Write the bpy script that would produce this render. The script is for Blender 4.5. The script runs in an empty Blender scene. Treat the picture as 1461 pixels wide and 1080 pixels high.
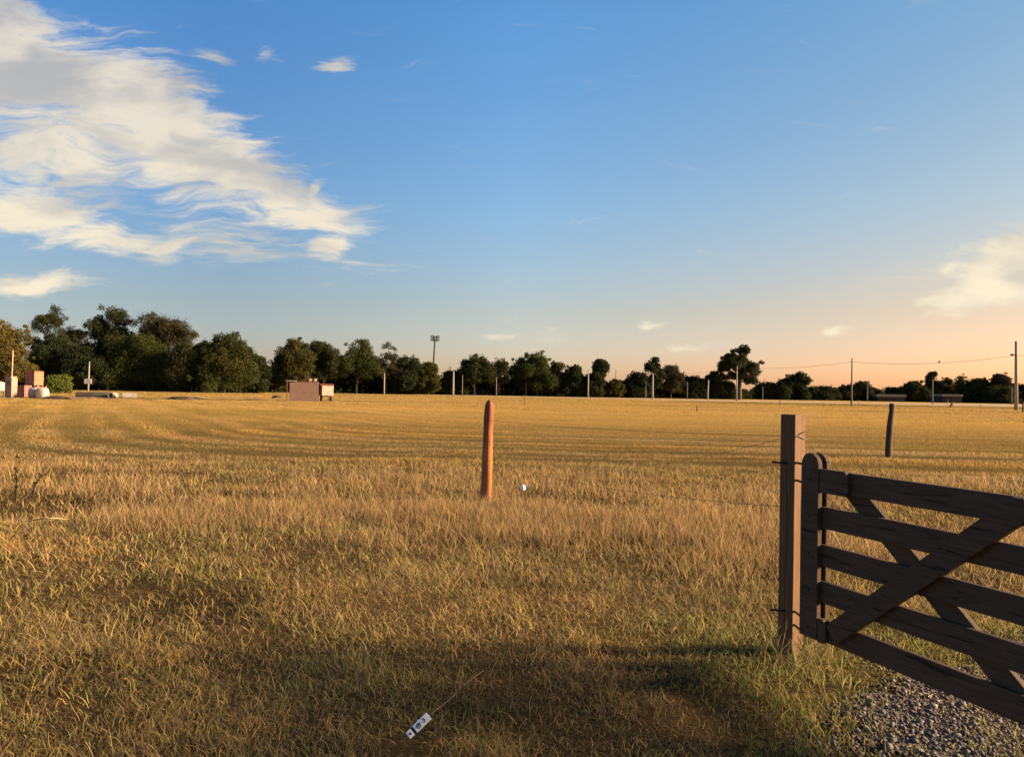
import bpy, bmesh, math, random
import numpy as np
from mathutils import Matrix, Vector

R = math.radians
sc = bpy.context.scene
col = sc.collection

# ------------------------------------------------------------------ camera
F = 1125.0                                  # focal length in photo pixels (photo 1461 x 1080)
EYE = Vector((0, 0, 1.6))
cam = bpy.data.cameras.new('camera')
cam_o = bpy.data.objects.new('camera', cam)
col.objects.link(cam_o)
sc.camera = cam_o
cam.angle = 2 * math.atan(730.5 / F)
cam.clip_start = 0.05
cam.clip_end = 9000
CAM_M = Matrix.Translation(EYE) @ Matrix.Rotation(R(90 + .87), 4, 'X') @ Matrix.Rotation(R(1.1), 4, 'Z')
cam_o.matrix_world = CAM_M
CR = CAM_M.to_3x3()

def ray(px, py):
    return (CR @ Vector(((px - 730.5) / F, (540 - py) / F, -1))).normalized()
def at(px, py, Y):
    d = ray(px, py)
    return EYE + d * (Y / d.y)
def G(px, py, z=0.0):
    d = ray(px, py)
    return EYE + d * ((z - EYE.z) / d.z)
def hor(px):
    return 557 + (px - 730.5) * math.tan(R(1.1))

# ------------------------------------------------------------------ light
SUN_EL, SUN_BETA = 16.0, 0.0               # elevation, degrees behind straight right
sc.view_settings.view_transform = 'Standard'
sc.view_settings.look = 'None'
sc.view_settings.exposure = 1.8
sc.view_settings.gamma = 1.0
sun = bpy.data.lights.new('sun', 'SUN')
sun.energy = 5.0
sun.angle = R(10)                          # low sun veiled by haze: soft-edged shadows
sun.color = (1.0, .72, .45)
sun_o = bpy.data.objects.new('sun', sun)
col.objects.link(sun_o)
sdir = Vector((math.cos(R(SUN_BETA)) * math.cos(R(SUN_EL)), -math.sin(R(SUN_BETA)) * math.cos(R(SUN_EL)), math.sin(R(SUN_EL))))
sun_o.rotation_euler = sdir.to_track_quat('Z', 'Y').to_euler()

world = bpy.data.worlds.new('World')
sc.world = world
world.use_nodes = True

class NT:
    """small helper for node trees"""
    def __init__(s, nt):
        s.nt = nt
    def n(s, t, **kw):
        nd = s.nt.nodes.new('ShaderNode' + t)
        for k, v in kw.items():
            setattr(nd, k, v)
        return nd
    def link(s, a, b):
        s.nt.links.new(a, b)
    def put(s, sock, v):
        if hasattr(v, 'is_output'):
            s.link(v, sock)
        else:
            sock.default_value = v
    def math(s, op, a, b=0.0, c=0.0, clamp=False):
        nd = s.n('Math', operation=op, use_clamp=clamp)
        s.put(nd.inputs[0], a); s.put(nd.inputs[1], b); s.put(nd.inputs[2], c)
        return nd.outputs[0]
    def vmath(s, op, a, b=(0, 0, 0)):
        nd = s.n('VectorMath', operation=op)
        s.put(nd.inputs[0], a); s.put(nd.inputs[1], b)
        return nd.outputs['Value'] if op in ('LENGTH', 'DOT_PRODUCT', 'DISTANCE') else nd.outputs[0]
    def mix(s, f, a, b, mode='MIX'):
        nd = s.n('Mix', data_type='RGBA', blend_type=mode)
        s.put(nd.inputs[0], f)
        s.put(nd.inputs[6], a if hasattr(a, 'is_output') else (*a[:3], 1))
        s.put(nd.inputs[7], b if hasattr(b, 'is_output') else (*b[:3], 1))
        return nd.outputs[2]
    def noise(s, vec, scale, detail=4, rough=.55, dist=0.0):
        nd = s.n('TexNoise')
        if vec is not None:
            s.link(vec, nd.inputs['Vector'])
        nd.inputs['Scale'].default_value = scale
        nd.inputs['Detail'].default_value = detail
        nd.inputs['Roughness'].default_value = rough
        nd.inputs['Distortion'].default_value = dist
        return nd.outputs['Fac']
    def ramp(s, f, stops, interp='LINEAR'):
        nd = s.n('ValToRGB')
        cr = nd.color_ramp
        cr.interpolation = interp
        while len(cr.elements) < len(stops):
            cr.elements.new(.5)
        for e, (p, c) in zip(cr.elements, stops):
            e.position = p
            e.color = (*c, 1) if len(c) == 3 else c
        s.put(nd.inputs[0], f)
        return nd.outputs[0]
    def smooth(s, v, lo, hi, to0=0.0, to1=1.0):
        nd = s.n('MapRange', interpolation_type='SMOOTHSTEP')
        s.put(nd.inputs[0], v)
        nd.inputs[1].default_value = lo; nd.inputs[2].default_value = hi
        nd.inputs[3].default_value = to0; nd.inputs[4].default_value = to1
        return nd.outputs[0]
    def mapping(s, vec, loc=(0, 0, 0), rot=(0, 0, 0), scale=(1, 1, 1), kind='POINT'):
        nd = s.n('Mapping', vector_type=kind)
        s.link(vec, nd.inputs[0])
        if kind != 'NORMAL':
            nd.inputs[1].default_value = loc
        nd.inputs[2].default_value = rot
        nd.inputs[3].default_value = scale
        return nd.outputs[0]

def build_world():
    t = NT(world.node_tree)
    bg = world.node_tree.nodes['Background']
    sky = t.n('TexSky', sky_type='NISHITA')
    sky.sun_disc = False
    sky.sun_elevation = R(SUN_EL)
    sky.sun_rotation = R(90 + SUN_BETA)
    sky.air_density = 1.0
    sky.dust_density = 1.0
    sky.ozone_density = 2.0
    d = t.n('TexCoord').outputs['Generated']
    sep = t.n('SeparateXYZ'); t.link(d, sep.inputs[0])
    x, y, z = sep.outputs
    # evening tint of the air by elevation: warm at the horizon, deep blue higher up, dimmed overhead to cut fill light
    tint = t.ramp(z, [(0.0, (1.55, 1.05, .96)), (.055, (1.30, 1.02, 1.02)), (.10, (1.24, 1.0, .94)),
                      (.22, (1.09, 1.19, 1.29)), (.43, (.82, 1.29, 1.63)), (.62, (.55, .85, 1.2)), (.9, (.42, .62, .85))])
    # and by direction: clearer and dimmer away from the sun, paler towards it
    side = t.ramp(t.math('MULTIPLY_ADD', x, .8333, .5), [(0.0, (.56, .66, .74)), (.22, (.60, .68, .75)), (.5, (.90, .93, .92)), (.92, (1.03, .80, .63))])
    base = t.mix(1.0, t.mix(1.0, sky.outputs[0], tint, 'MULTIPLY'), side, 'MULTIPLY')
    # cirrus: soft ellipses on the sky (direction x/y, z/y), broken up by stretched noise
    yy = t.math('MAXIMUM', y, .02)
    cx = t.math('DIVIDE', x, yy); cy = t.math('DIVIDE', z, yy)
    comb = t.n('CombineXYZ'); t.link(cx, comb.inputs[0]); t.link(cy, comb.inputs[1])
    p0 = comb.outputs[0]
    warp = t.n('TexNoise'); t.link(t.mapping(p0, scale=(3.2, 6, 1)), warp.inputs['Vector'])
    warp.inputs['Scale'].default_value = 1.6; warp.inputs['Detail'].default_value = 5
    wv = t.vmath('SUBTRACT', warp.outputs['Color'], (.5, .5, .5))
    sca = t.n('VectorMath', operation='MULTIPLY'); t.link(wv, sca.inputs[0]); sca.inputs[1].default_value = (.16, .075, 0)
    p = t.vmath('ADD', p0, sca.outputs[0])
    def field(ells):
        f = None
        for (ex, ey, ea, eb, rot, w) in ells:
            r0 = ray(ex, ey)
            c = (r0.x / r0.y, r0.z / r0.y, 0)
            m = t.mapping(p, loc=c, rot=(0, 0, R(-rot)), scale=(ea / F, eb / F, 1), kind='TEXTURE')
            v = t.math('MULTIPLY', t.math('SUBTRACT', 1.0, t.vmath('LENGTH', m), clamp=True), w)
            f = v if f is None else t.math('SMOOTH_MAX', f, v, .12)
        return f
    big = field([(-40, 70, 270, 150, 24, 1.5), (95, 125, 270, 110, 29, 1.25), (235, 175, 290, 115, 31, 1.32),
                 (350, 248, 240, 82, 24, 1.25), (450, 300, 150, 44, 5, 1.25), (60, 215, 260, 100, 12, .95),
                 (45, 295, 170, 58, -3, 1.25), (185, 346, 190, 44, 6, 1.0), (268, 362, 85, 34, -28, 1.05),
                 (460, 355, 56, 32, -30, 1.15), (48, 400, 130, 30, 0, 1.0), (484, 84, 46, 20, -3, 1.0),
                 (392, 66, 56, 20, 8, .5), (310, 80, 44, 26, 10, .5), (1480, 380, 180, 74, -14, 1.75),
                 (1390, 420, 120, 40, -14, 1.6), (1330, 385, 140, 30, -26, .6), (940, 466, 50, 10, 0, .8), (1190, 471, 44, 14, -12, .95),
                 (785, 482, 70, 20, 0, .55), (695, 477, 54, 8, 0, .6), (330, 345, 320, 80, 8, .55),
                 (466, 266, 40, 13, -32, 1.1), (492, 294, 44, 9, 4, .8), (296, 350, 30, 14, -38, 1.0), (478, 346, 24, 12, -40, 1.0), (1060, 478, 120, 8, -2, .45), (980, 495, 160, 10, 2, .4)])
    fib = t.noise(t.mapping(p, rot=(0, 0, R(12)), scale=(2.4, 13, 1)), 3.4, 10, .62, .9)
    fine = t.noise(t.mapping(p, rot=(0, 0, R(14)), scale=(5, 26, 1)), 6.0, 6, .6, .3)
    n = t.math('ADD', t.math('MULTIPLY', fib, .7), t.math('MULTIPLY', fine, .3))
    dens = t.math('ADD', big, t.math('MULTIPLY', t.math('SUBTRACT', n, .50), 2.1))
    dens = t.math('SUBTRACT', dens, .20)
    alpha = t.smooth(dens, 0.0, .66)
    gate = t.smooth(big, 0.0, .16)
    alpha = t.math('MULTIPLY', t.math('MULTIPLY', alpha, gate), .92)
    puff = t.noise(t.mapping(p, loc=(3, 1, 0), rot=(0, 0, R(22)), scale=(2.4, 7, 1)), 2.6, 5, .5)
    lit = t.smooth(puff, .36, .62)
    low = t.smooth(z, .10, .40)                      # lower cloud is creamier
    cream = t.mix(low, (5.7, 5.0, 3.7), (4.55, 4.15, 3.5))
    shade = t.mix(low, (3.9, 3.6, 3.0), (2.6, 2.6, 2.65))
    ccol = t.mix(lit, shade, cream)
    final = t.mix(alpha, base, ccol)
    t.link(final, bg.inputs[0])
    bg.inputs[1].default_value = .051
build_world()

# ------------------------------------------------------------------ helpers
rng = np.random.default_rng(7)
random.seed(5)

def vnoise(x, y, s, seed=0):
    """smooth value noise in 0..1, vectorised"""
    x = np.asarray(x, float) / s + 1000.5 + seed * 17.3; y = np.asarray(y, float) / s + 1000.5 + seed * 9.1
    xi = np.floor(x).astype(np.int64); yi = np.floor(y).astype(np.int64)
    fx = x - xi; fy = y - yi
    fx = fx * fx * (3 - 2 * fx); fy = fy * fy * (3 - 2 * fy)
    def h(a, b):
        n = (a * 374761393 + b * 668265263 + seed * 974634777) & 0x7fffffff
        n = ((n ^ (n >> 13)) * 1274126177) & 0x7fffffff
        return ((n ^ (n >> 16)) & 0xffff) / 65535.0
    return (h(xi, yi) * (1 - fx) + h(xi + 1, yi) * fx) * (1 - fy) + (h(xi, yi + 1) * (1 - fx) + h(xi + 1, yi + 1) * fx) * fy
def fbm(x, y, s, seed=0, o=3):
    a, t, k = 0, 0, 1.0
    for i in range(o):
        a = a + k * vnoise(x, y, s / 2 ** i, seed + i * 3); t += k; k *= .55
    return a / t
def sstep(v, a, b):
    q = np.clip((np.asarray(v, float) - a) / (b - a), 0, 1)
    return q * q * (3 - 2 * q)

def terrain(x, y):
    x = np.asarray(x, float); y = np.asarray(y, float)
    r = np.hypot(x, y)
    near = 1 - sstep(r, 18, 40)
    h = (fbm(x, y, 2.3, 11) - .5) * .10 + (fbm(x, y, .7, 31, 2) - .5) * .035
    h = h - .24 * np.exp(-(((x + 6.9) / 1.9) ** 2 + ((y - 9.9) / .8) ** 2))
    h = h - .10 * np.exp(-(((x + 2.6) / 1.5) ** 2 + ((y - 5.4) / .6) ** 2))
    h = h + .07 * np.exp(-(((x + 1.6) / .8) ** 2 + ((y - 5.9) / .5) ** 2))
    # the drive is flat
    h = h * (1 - .8 * sstep(drive(x, y), -.3, .5))
    return h * near
DR = [(-.2, .5), (1.38, 3.3), (2.3, 4.65), (2.98, 5.25), (4.5, 5.6), (14, 6.4)]
def drive(x, y):
    """signed distance to the left edge of the gravel drive, positive on the gravel"""
    x = np.asarray(x, float); y = np.asarray(y, float)
    best = np.full(np.broadcast(x, y).shape, 1e9); sg = np.ones_like(best)
    for (x0, y0), (x1, y1) in zip(DR[:-1], DR[1:]):
        dx, dy = x1 - x0, y1 - y0
        t = np.clip(((x - x0) * dx + (y - y0) * dy) / (dx * dx + dy * dy), 0, 1)
        d = np.hypot(x - x0 - t * dx, y - y0 - t * dy)
        s = np.where(dy * (x - x0) - dx * (y - y0) > 0, 1.0, -1.0)
        up = d < best
        best = np.where(up, d, best); sg = np.where(up, s, sg)
    return best * sg
def tz(x, y):
    return float(terrain(np.array([x]), np.array([y]))[0])

def tracks(x, y):
    """offset from the mower's rounded field corner; lines of equal value are its passes"""
    d1 = y - 20.5 + .03 * x
    nx, ny = .871, .49
    d2 = (x + 9.5) * nx + (y - 22) * ny
    k = 5.0
    h = np.clip(.5 + .5 * (d2 - d1) / k, 0, 1)
    m = d2 * (1 - h) + d1 * h - k * h * (1 - h)
    return m + (fbm(x, y, 9, 5) - .5) * 1.3

class MB:
    """collects simple solids and links them as ONE mesh object"""
    def __init__(s):
        s.v = []; s.f = []
    def add(s, vs, fs):
        o = len(s.v)
        s.v += [tuple(v) for v in vs]
        s.f += [tuple(i + o for i in f) for f in fs]
        return s
    def box(s, x0, x1, y0, y1, z0, z1, M=None):
        vs = [Vector(v) for v in ((x0, y0, z0), (x1, y0, z0), (x1, y1, z0), (x0, y1, z0), (x0, y0, z1), (x1, y0, z1), (x1, y1, z1), (x0, y1, z1))]
        if M is not None:
            vs = [M @ v for v in vs]
        return s.add(vs, [(0, 3, 2, 1), (4, 5, 6, 7), (0, 1, 5, 4), (1, 2, 6, 5), (2, 3, 7, 6), (3, 0, 4, 7)])
    def tube(s, pts, rad, n=8, cap=True):
        pts = [Vector(p) for p in pts]
        if not hasattr(rad, '__len__'):
            rad = [rad] * len(pts)
        rings = []
        ref = Vector((.3, .9, .2))
        for i, p in enumerate(pts):
            d = (pts[min(i + 1, len(pts) - 1)] - pts[max(i - 1, 0)])
            d = d.normalized() if d.length > 1e-9 else Vector((0, 0, 1))
            a = d.cross(ref)
            if a.length < .05:
                a = d.cross(Vector((1, 0, 0)))
            a.normalize(); b = d.cross(a)
            rings.append([p + (a * math.cos(2 * math.pi * k / n) + b * math.sin(2 * math.pi * k / n)) * rad[i] for k in range(n)])
        vs = [v for r in rings for v in r]
        fs = []
        for i in range(len(rings) - 1):
            for k in range(n):
                fs.append((i * n + k, i * n + (k + 1) % n, (i + 1) * n + (k + 1) % n, (i + 1) * n + k))
        if cap:
            fs.append(tuple(range(n))[::-1]); fs.append(tuple(range((len(rings) - 1) * n, len(rings) * n)))
        return s.add(vs, fs)
    def prism(s, poly, w0, w1, M):
        """poly in local (u, v), extruded along local w"""
        n = len(poly)
        vs = [M @ Vector((u, w0, v)) for u, v in poly] + [M @ Vector((u, w1, v)) for u, v in poly]
        fs = [tuple(range(n)), tuple(range(2 * n - 1, n - 1, -1))] + [(i, i + n, (i + 1) % n + n, (i + 1) % n) for i in range(n)]
        return s.add(vs, fs)
    def ball(s, c, r, seg=10, rings=7, jit=0.0):
        sx, sy, sz = (r, r, r) if not hasattr(r, '__len__') else r
        c = Vector(c)
        vs = [c + Vector((0, 0, -sz))]
        for i in range(1, rings):
            th = math.pi * i / rings - math.pi / 2
            for k in range(seg):
                ph = 2 * math.pi * k / seg
                q = 1 + random.uniform(-jit, jit)
                vs.append(c + Vector((sx * math.cos(th) * math.cos(ph), sy * math.cos(th) * math.sin(ph), sz * math.sin(th))) * q)
        vs.append(c + Vector((0, 0, sz)))
        fs = []
        for k in range(seg):
            fs.append((0, 1 + (k + 1) % seg, 1 + k))
            fs.append((len(vs) - 1, len(vs) - 1 - seg + k, len(vs) - 1 - seg + (k + 1) % seg))
        for i in range(rings - 2):
            for k in range(seg):
                a = 1 + i * seg + k; b = 1 + i * seg + (k + 1) % seg
                fs.append((a, b, b + seg, a + seg))
        return s.add(vs, fs)
    def build(s, name, mat, parent=None, bevel=0.0, smooth=False):
        me = bpy.data.meshes.new(name)
        off = Vector(parent.location) if parent is not None else Vector((0, 0, 0))
        me.from_pydata([tuple(Vector(v) - off) for v in s.v], [], s.f)
        bm = bmesh.new(); bm.from_mesh(me)
        bmesh.ops.recalc_face_normals(bm, faces=bm.faces)
        if bevel:
            es = [e for e in bm.edges if len(e.link_faces) == 2 and e.calc_face_angle(0) > .6]
            bmesh.ops.bevel(bm, geom=es, offset=bevel, segments=2, profile=.6, affect='EDGES')
        bm.to_mesh(me); bm.free()
        if smooth:
            me.polygons.foreach_set('use_smooth', [True] * len(me.polygons))
        me.materials.append(mat)
        o = bpy.data.objects.new(name, me)
        col.objects.link(o)
        if parent is not None:
            o.parent = parent
        return o

def np_mesh(name, V, T, mat, C=None, parent=None):
    me = bpy.data.meshes.new(name)
    V = np.asarray(V, np.float32); T = np.asarray(T, np.int32)
    k = T.shape[1]
    me.vertices.add(len(V)); me.vertices.foreach_set('co', V.ravel())
    me.loops.add(T.size); me.loops.foreach_set('vertex_index', T.ravel())
    me.polygons.add(len(T)); me.polygons.foreach_set('loop_start', np.arange(len(T), dtype=np.int32) * k)
    me.update(calc_edges=True)
    if C is not None:
        a = me.attributes.new('tone', 'FLOAT_COLOR', 'POINT')
        a.data.foreach_set('color', np.hstack([C, np.ones((len(C), 1))]).astype(np.float32).ravel())
    me.materials.append(mat)
    o = bpy.data.objects.new(name, me)
    col.objects.link(o)
    if parent is not None:
        o.parent = parent
    return o

def tag(o, label=None, cat=None, group=None, kind=None):
    if label: o['label'] = label
    if cat: o['category'] = cat
    if group: o['group'] = group
    if kind: o['kind'] = kind
    return o
def thing(name, loc, label, cat, group=None):
    o = bpy.data.objects.new(name, None)
    o.empty_display_size = .2
    o.location = loc
    col.objects.link(o)
    return tag(o, label, cat, group)

def mat_base(name):
    m = bpy.data.materials.new(name); m.use_nodes = True
    t = NT(m.node_tree)
    return m, t, m.node_tree.nodes['Principled BSDF']
def mat(name, c1, c2=None, scale=6.0, rough=.75, bump=0.0, bscale=None, stretch=(1, 1, 1), metal=0.0, detail=6):
    m, t, b = mat_base(name)
    pos = t.n('NewGeometry').outputs['Position']
    pm = t.mapping(pos, scale=stretch)
    nz = t.noise(pm, scale, detail, .6)
    c2 = c2 or tuple(v * .7 for v in c1)
    t.link(t.mix(t.smooth(nz, .32, .68), c1, c2), b.inputs['Base Color'])
    b.inputs['Roughness'].default_value = rough
    b.inputs['Metallic'].default_value = metal
    b.inputs['Specular IOR Level'].default_value = .25
    if bump:
        bp = t.n('Bump'); bp.inputs['Strength'].default_value = bump; bp.inputs['Distance'].default_value = .02
        t.link(t.noise(pm, bscale or scale * 3, 8, .65), bp.inputs['Height'])
        t.link(bp.outputs[0], b.inputs['Normal'])
    return m
def grain(name, c1, c2, crack, along, across, rot=0.0, rough=.75, tip=None):
    m, t, b = mat_base(name)
    pos = t.n('NewGeometry').outputs['Position']
    r = t.mapping(pos, rot=(0, 0, rot))
    g = t.noise(t.mapping(r, scale=across), 1.0, 8, .65, .4)
    big = t.noise(pos, 2.3, 5, .6)
    ck = t.noise(t.mapping(r, loc=(3, 5, 2), scale=along), 1.0, 4, .55, .8)
    base = t.mix(t.smooth(g, .33, .67), c1, c2)
    base = t.mix(t.math('MULTIPLY', t.smooth(big, .45, .7), .5), base, tuple(v * .6 for v in c1))
    if tip:                                             # the upper part is weathered darker and redder
        sp = t.n('SeparateXYZ'); t.link(pos, sp.inputs[0])
        base = t.mix(t.smooth(t.math('MULTIPLY_ADD', big, .5, sp.outputs[2]), .95, 1.45, 0, .85), base, tip)
    base = t.mix(t.smooth(ck, .62, .68), base, crack)
    t.link(base, b.inputs['Base Color'])
    b.inputs['Roughness'].default_value = rough
    b.inputs['Specular IOR Level'].default_value = .25
    bp = t.n('Bump'); bp.inputs['Strength'].default_value = .6; bp.inputs['Distance'].default_value = .004
    t.link(t.math('SUBTRACT', g, t.smooth(ck, .60, .68)), bp.inputs['Height']); t.link(bp.outputs[0], b.inputs['Normal'])
    return m
def leaf_mat(name, trans=.3):
    m, t, b = mat_base(name)
    a = t.n('Attribute', attribute_name='tone').outputs['Color']
    df = t.n('BsdfDiffuse'); t.link(a, df.inputs[0])
    tr = t.n('BsdfTranslucent'); t.link(a, tr.inputs[0])
    mx = t.n('MixShader'); mx.inputs[0].default_value = trans
    t.link(df.outputs[0], mx.inputs[1]); t.link(tr.outputs[0], mx.inputs[2])
    out = [n for n in m.node_tree.nodes if n.type == 'OUTPUT_MATERIAL'][0]
    t.link(mx.outputs[0], out.inputs[0])
    m.node_tree.nodes.remove(b)
    return m

# ------------------------------------------------------------------ materials
def field_mat():
    m, t, b = mat_base('field soil and thatch')
    pos = t.n('NewGeometry').outputs['Position']
    sep = t.n('SeparateXYZ'); t.link(pos, sep.inputs[0])
    n1 = t.noise(pos, .55, 5, .6); n2 = t.noise(pos, 9, 6, .7); n3 = t.noise(t.mapping(pos, scale=(.25, 1, 1)), .14, 5, .6)
    n4 = t.noise(t.mapping(pos, rot=(0, 0, .5), scale=(1, 2.2, 1)), 38, 8, .7, 1.5)
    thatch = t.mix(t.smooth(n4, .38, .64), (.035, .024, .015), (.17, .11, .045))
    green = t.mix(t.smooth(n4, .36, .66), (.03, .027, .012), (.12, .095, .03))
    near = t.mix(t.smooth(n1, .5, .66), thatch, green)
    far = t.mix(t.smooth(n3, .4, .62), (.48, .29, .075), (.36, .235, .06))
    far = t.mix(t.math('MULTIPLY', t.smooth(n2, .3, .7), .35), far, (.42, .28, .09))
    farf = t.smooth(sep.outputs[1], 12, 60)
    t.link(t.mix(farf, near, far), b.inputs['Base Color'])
    b.inputs['Roughness'].default_value = 1
    b.inputs['Specular IOR Level'].default_value = 0
    bp = t.n('Bump'); bp.inputs['Strength'].default_value = .9; bp.inputs['Distance'].default_value = .06
    t.link(t.math('MULTIPLY_ADD', n4, .5, n2), bp.inputs['Height']); t.link(bp.outputs[0], b.inputs['Normal'])
    return m
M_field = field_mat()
M_grass = leaf_mat('grass blades', .42)
M_leaf = leaf_mat('tree leaves', .25)
def wood(name, c1, c2, scale=4):
    return mat(name, c1, c2, scale=scale, rough=.7, bump=.5, bscale=scale * 3, stretch=(9, 9, .8))
UA = math.atan2(-.934, .356)                       # boards of the gate run this way
M_gate = grain('dark stained gate boards', (.094, .054, .027), (.052, .029, .0155), (.016, .010, .007), (3, 30, 34), (4, 60, 70), -UA)
M_post = grain('sawn brown post wood', (.165, .084, .032), (.105, .05, .021), (.035, .019, .012), (34, 34, 1.6), (70, 70, 3))
M_round = grain('reddish round post wood', (.40, .145, .038), (.21, .075, .025), (.045, .022, .014), (26, 26, 1.3), (60, 60, 3), tip=(.17, .055, .026))
M_oldpost = grain('weathered dark post wood', (.085, .046, .026), (.045, .026, .017), (.016, .011, .009), (26, 26, 1.5), (60, 60, 3))
M_iron = mat('black iron', (.015, .012, .012), (.04, .022, .016), 30, .5, .2)
M_wire = mat('rusty fence wire', (.05, .035, .028), (.03, .022, .02), 20, .6)
M_cable = mat('black power cable', (.03, .026, .025), (.02, .018, .018), 3, .6)
M_conc = mat('pale concrete pole', (.30, .27, .23), (.22, .195, .17), 2.5, .85, .2)
M_concd = mat('grey concrete pole', (.15, .14, .12), (.105, .098, .085), 2.5, .85, .2)
M_timber = mat('brown timber pole', (.13, .085, .06), (.08, .055, .04), 3, .8, .2)
M_steel = mat('galvanised tower steel', (.11, .10, .095), (.075, .07, .065), 1.5, .6, 0, metal=.3)
M_white = mat('white plastic', (.85, .84, .82), (.74, .73, .70), 14, .5)
M_bag = mat('cream woven bag fabric', (.50, .42, .32), (.40, .33, .25), 3, .85, .5, 9)
M_bagd = mat('grey woven bag fabric', (.33, .29, .28), (.26, .23, .23), 3, .85, .5, 9)
M_lett = mat('dark blue marker ink', (.05, .06, .12), (.03, .035, .07), 40, .6)
M_trunk = mat('tree bark', (.04, .03, .022), (.024, .018, .014), 3, .9, .5, 10, (2, 2, .5))
M_trunkp = mat('pale eucalyptus bark', (.09, .068, .05), (.05, .04, .03), 1.5, .85, .3, 8, (2, 2, .4))
M_dirt = mat('dark turned soil', (.11, .07, .04), (.055, .036, .024), 2.5, 1, .8, 7)
M_road = mat('pale dirt road', (.36, .28, .20), (.28, .21, .15), .25, 1, .3, 3)
M_roof = mat('pale sheet roof', (.18, .165, .145), (.13, .12, .11), .8, .7)
M_walld = mat('dark weathered wall', (.04, .035, .03), (.028, .024, .02), .8, .9)
M_wallg = mat('grey rendered wall', (.26, .24, .22), (.18, .17, .16), .8, .9)
M_rubber = mat('black rubber', (.02, .02, .02), (.035, .03, .03), 9, .8)
M_pallet = mat('grey pallet wood', (.22, .15, .09), (.13, .09, .06), 8, .9)
M_rust = mat('rusted steel', (.14, .055, .035), (.07, .03, .025), 4, .8)
M_cream = mat('faded cream paint', (.46, .35, .27), (.36, .26, .2), 2.2, .75, .15)
M_straw = mat('pale dry stem', (.36, .27, .17), (.27, .19, .11), 9, .9)
M_stick = mat('weathered stick', (.14, .10, .07), (.08, .06, .045), 20, .9, .3)
M_weed = mat('dull green weed', (.035, .032, .014), (.022, .02, .01), 9, .9)
M_bird = mat('dark bird feathers', (.03, .026, .025), (.05, .04, .035), 20, .8)
def brick_mat(name, c1, c2, mortar, w=.28, h=.14):
    m, t, b = mat_base(name)
    pos = t.n('TexCoord').outputs['Object']
    sep = t.n('SeparateXYZ'); t.link(pos, sep.inputs[0])
    cb = t.n('CombineXYZ')
    t.link(t.math('ADD', sep.outputs[0], sep.outputs[1]), cb.inputs[0]); t.link(sep.outputs[2], cb.inputs[1])
    br = t.n('TexBrick')
    t.link(cb.outputs[0], br.inputs['Vector'])
    for k, v in (('Color1', c1), ('Color2', c2), ('Mortar', mortar)):
        br.inputs[k].default_value = (*v, 1)
    br.inputs['Scale'].default_value = 1
    br.inputs['Brick Width'].default_value = w; br.inputs['Row Height'].default_value = h
    br.inputs['Mortar Size'].default_value = .012
    n = t.noise(pos, 1.8, 6, .65)
    c = t.mix(t.math('MULTIPLY', t.smooth(n, .4, .7), .45), br.outputs['Color'], mortar)
    t.link(c, b.inputs['Base Color']); b.inputs['Roughness'].default_value = .9
    return m
M_shed = brick_mat('hollow clay block wall', (.20, .115, .085), (.165, .095, .073), (.22, .15, .115), .34, .19)
M_pillar = brick_mat('brick pillar face', (.30, .18, .13), (.25, .15, .11), (.32, .24, .19), .26, .08)
M_sheet = mat('pale pack sheet', (.36, .23, .16), (.28, .17, .12), 3, .9)
M_brickr = brick_mat('purple red brick pack', (.33, .10, .085), (.28, .085, .08), (.16, .06, .055), .24, .34)
M_bricko = brick_mat('orange brick pack', (.42, .125, .06), (.36, .105, .052), (.34, .15, .09), .24, .3)

# ------------------------------------------------------------------ ground
def axis(fine0, fine1, step, lo, hi, g=1.14):
    a = list(np.arange(fine0, fine1 + 1e-6, step))
    s, v = step, a[-1]
    while v < hi:
        s *= g; v += s; a.append(v)
    s, v, b = step, a[0], []
    while v > lo:
        s *= g; v -= s; b.append(v)
    return np.array(b[::-1] + a)
def build_ground():
    xs = axis(-11, 9, .13, -3500, 3500); ys = axis(2.4, 16, .11, -400, 5000)
    X, Y = np.meshgrid(xs, ys)
    Z = terrain(X, Y)
    V = np.stack([X, Y, Z], -1).reshape(-1, 3)
    nx, ny = len(xs), len(ys)
    i = np.arange(nx - 1)[None, :] + np.arange(ny - 1)[:, None] * nx
    T = np.stack([i, i + 1, i + 1 + nx, i + nx], -1).reshape(-1, 4)
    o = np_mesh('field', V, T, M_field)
    o.data.polygons.foreach_set('use_smooth', np.ones(len(T), bool))
    tag(o, kind='structure', label='flat dry grass field reaching to the far trees', cat='field')
build_ground()

def strip(name, pts, mat_, z, label, cat):
    """flat strip between pairs of points"""
    mb = MB()
    vs = []
    for (x0, y0, x1, y1) in pts:
        vs += [(x0, y0, z), (x1, y1, z)]
    mb.add(vs, [(2 * i, 2 * i + 1, 2 * i + 3, 2 * i + 2) for i in range(len(pts) - 1)])
    return tag(mb.build(name, mat_), label, cat, kind='structure')
strip('road', [(-75, 203, -75, 209), (-20, 200, -20, 214), (40, 190, 40, 222), (110, 190, 110, 240), (190, 205, 190, 285), (330, 240, 330, 350)],
      M_road, .012, 'pale dirt road running along the foot of the trees', 'road')

# ------------------------------------------------------------------ grass
STRAW = np.array([.50, .355, .165]); GOLD = np.array([.56, .355, .105]); PINK = np.array([.49, .31, .155])
GREEN = np.array([.185, .18, .055]); LIME = np.array([.33, .29, .085]); DEAD = np.array([.15, .10, .065]); REDD = np.array([.44, .245, .12])

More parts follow.
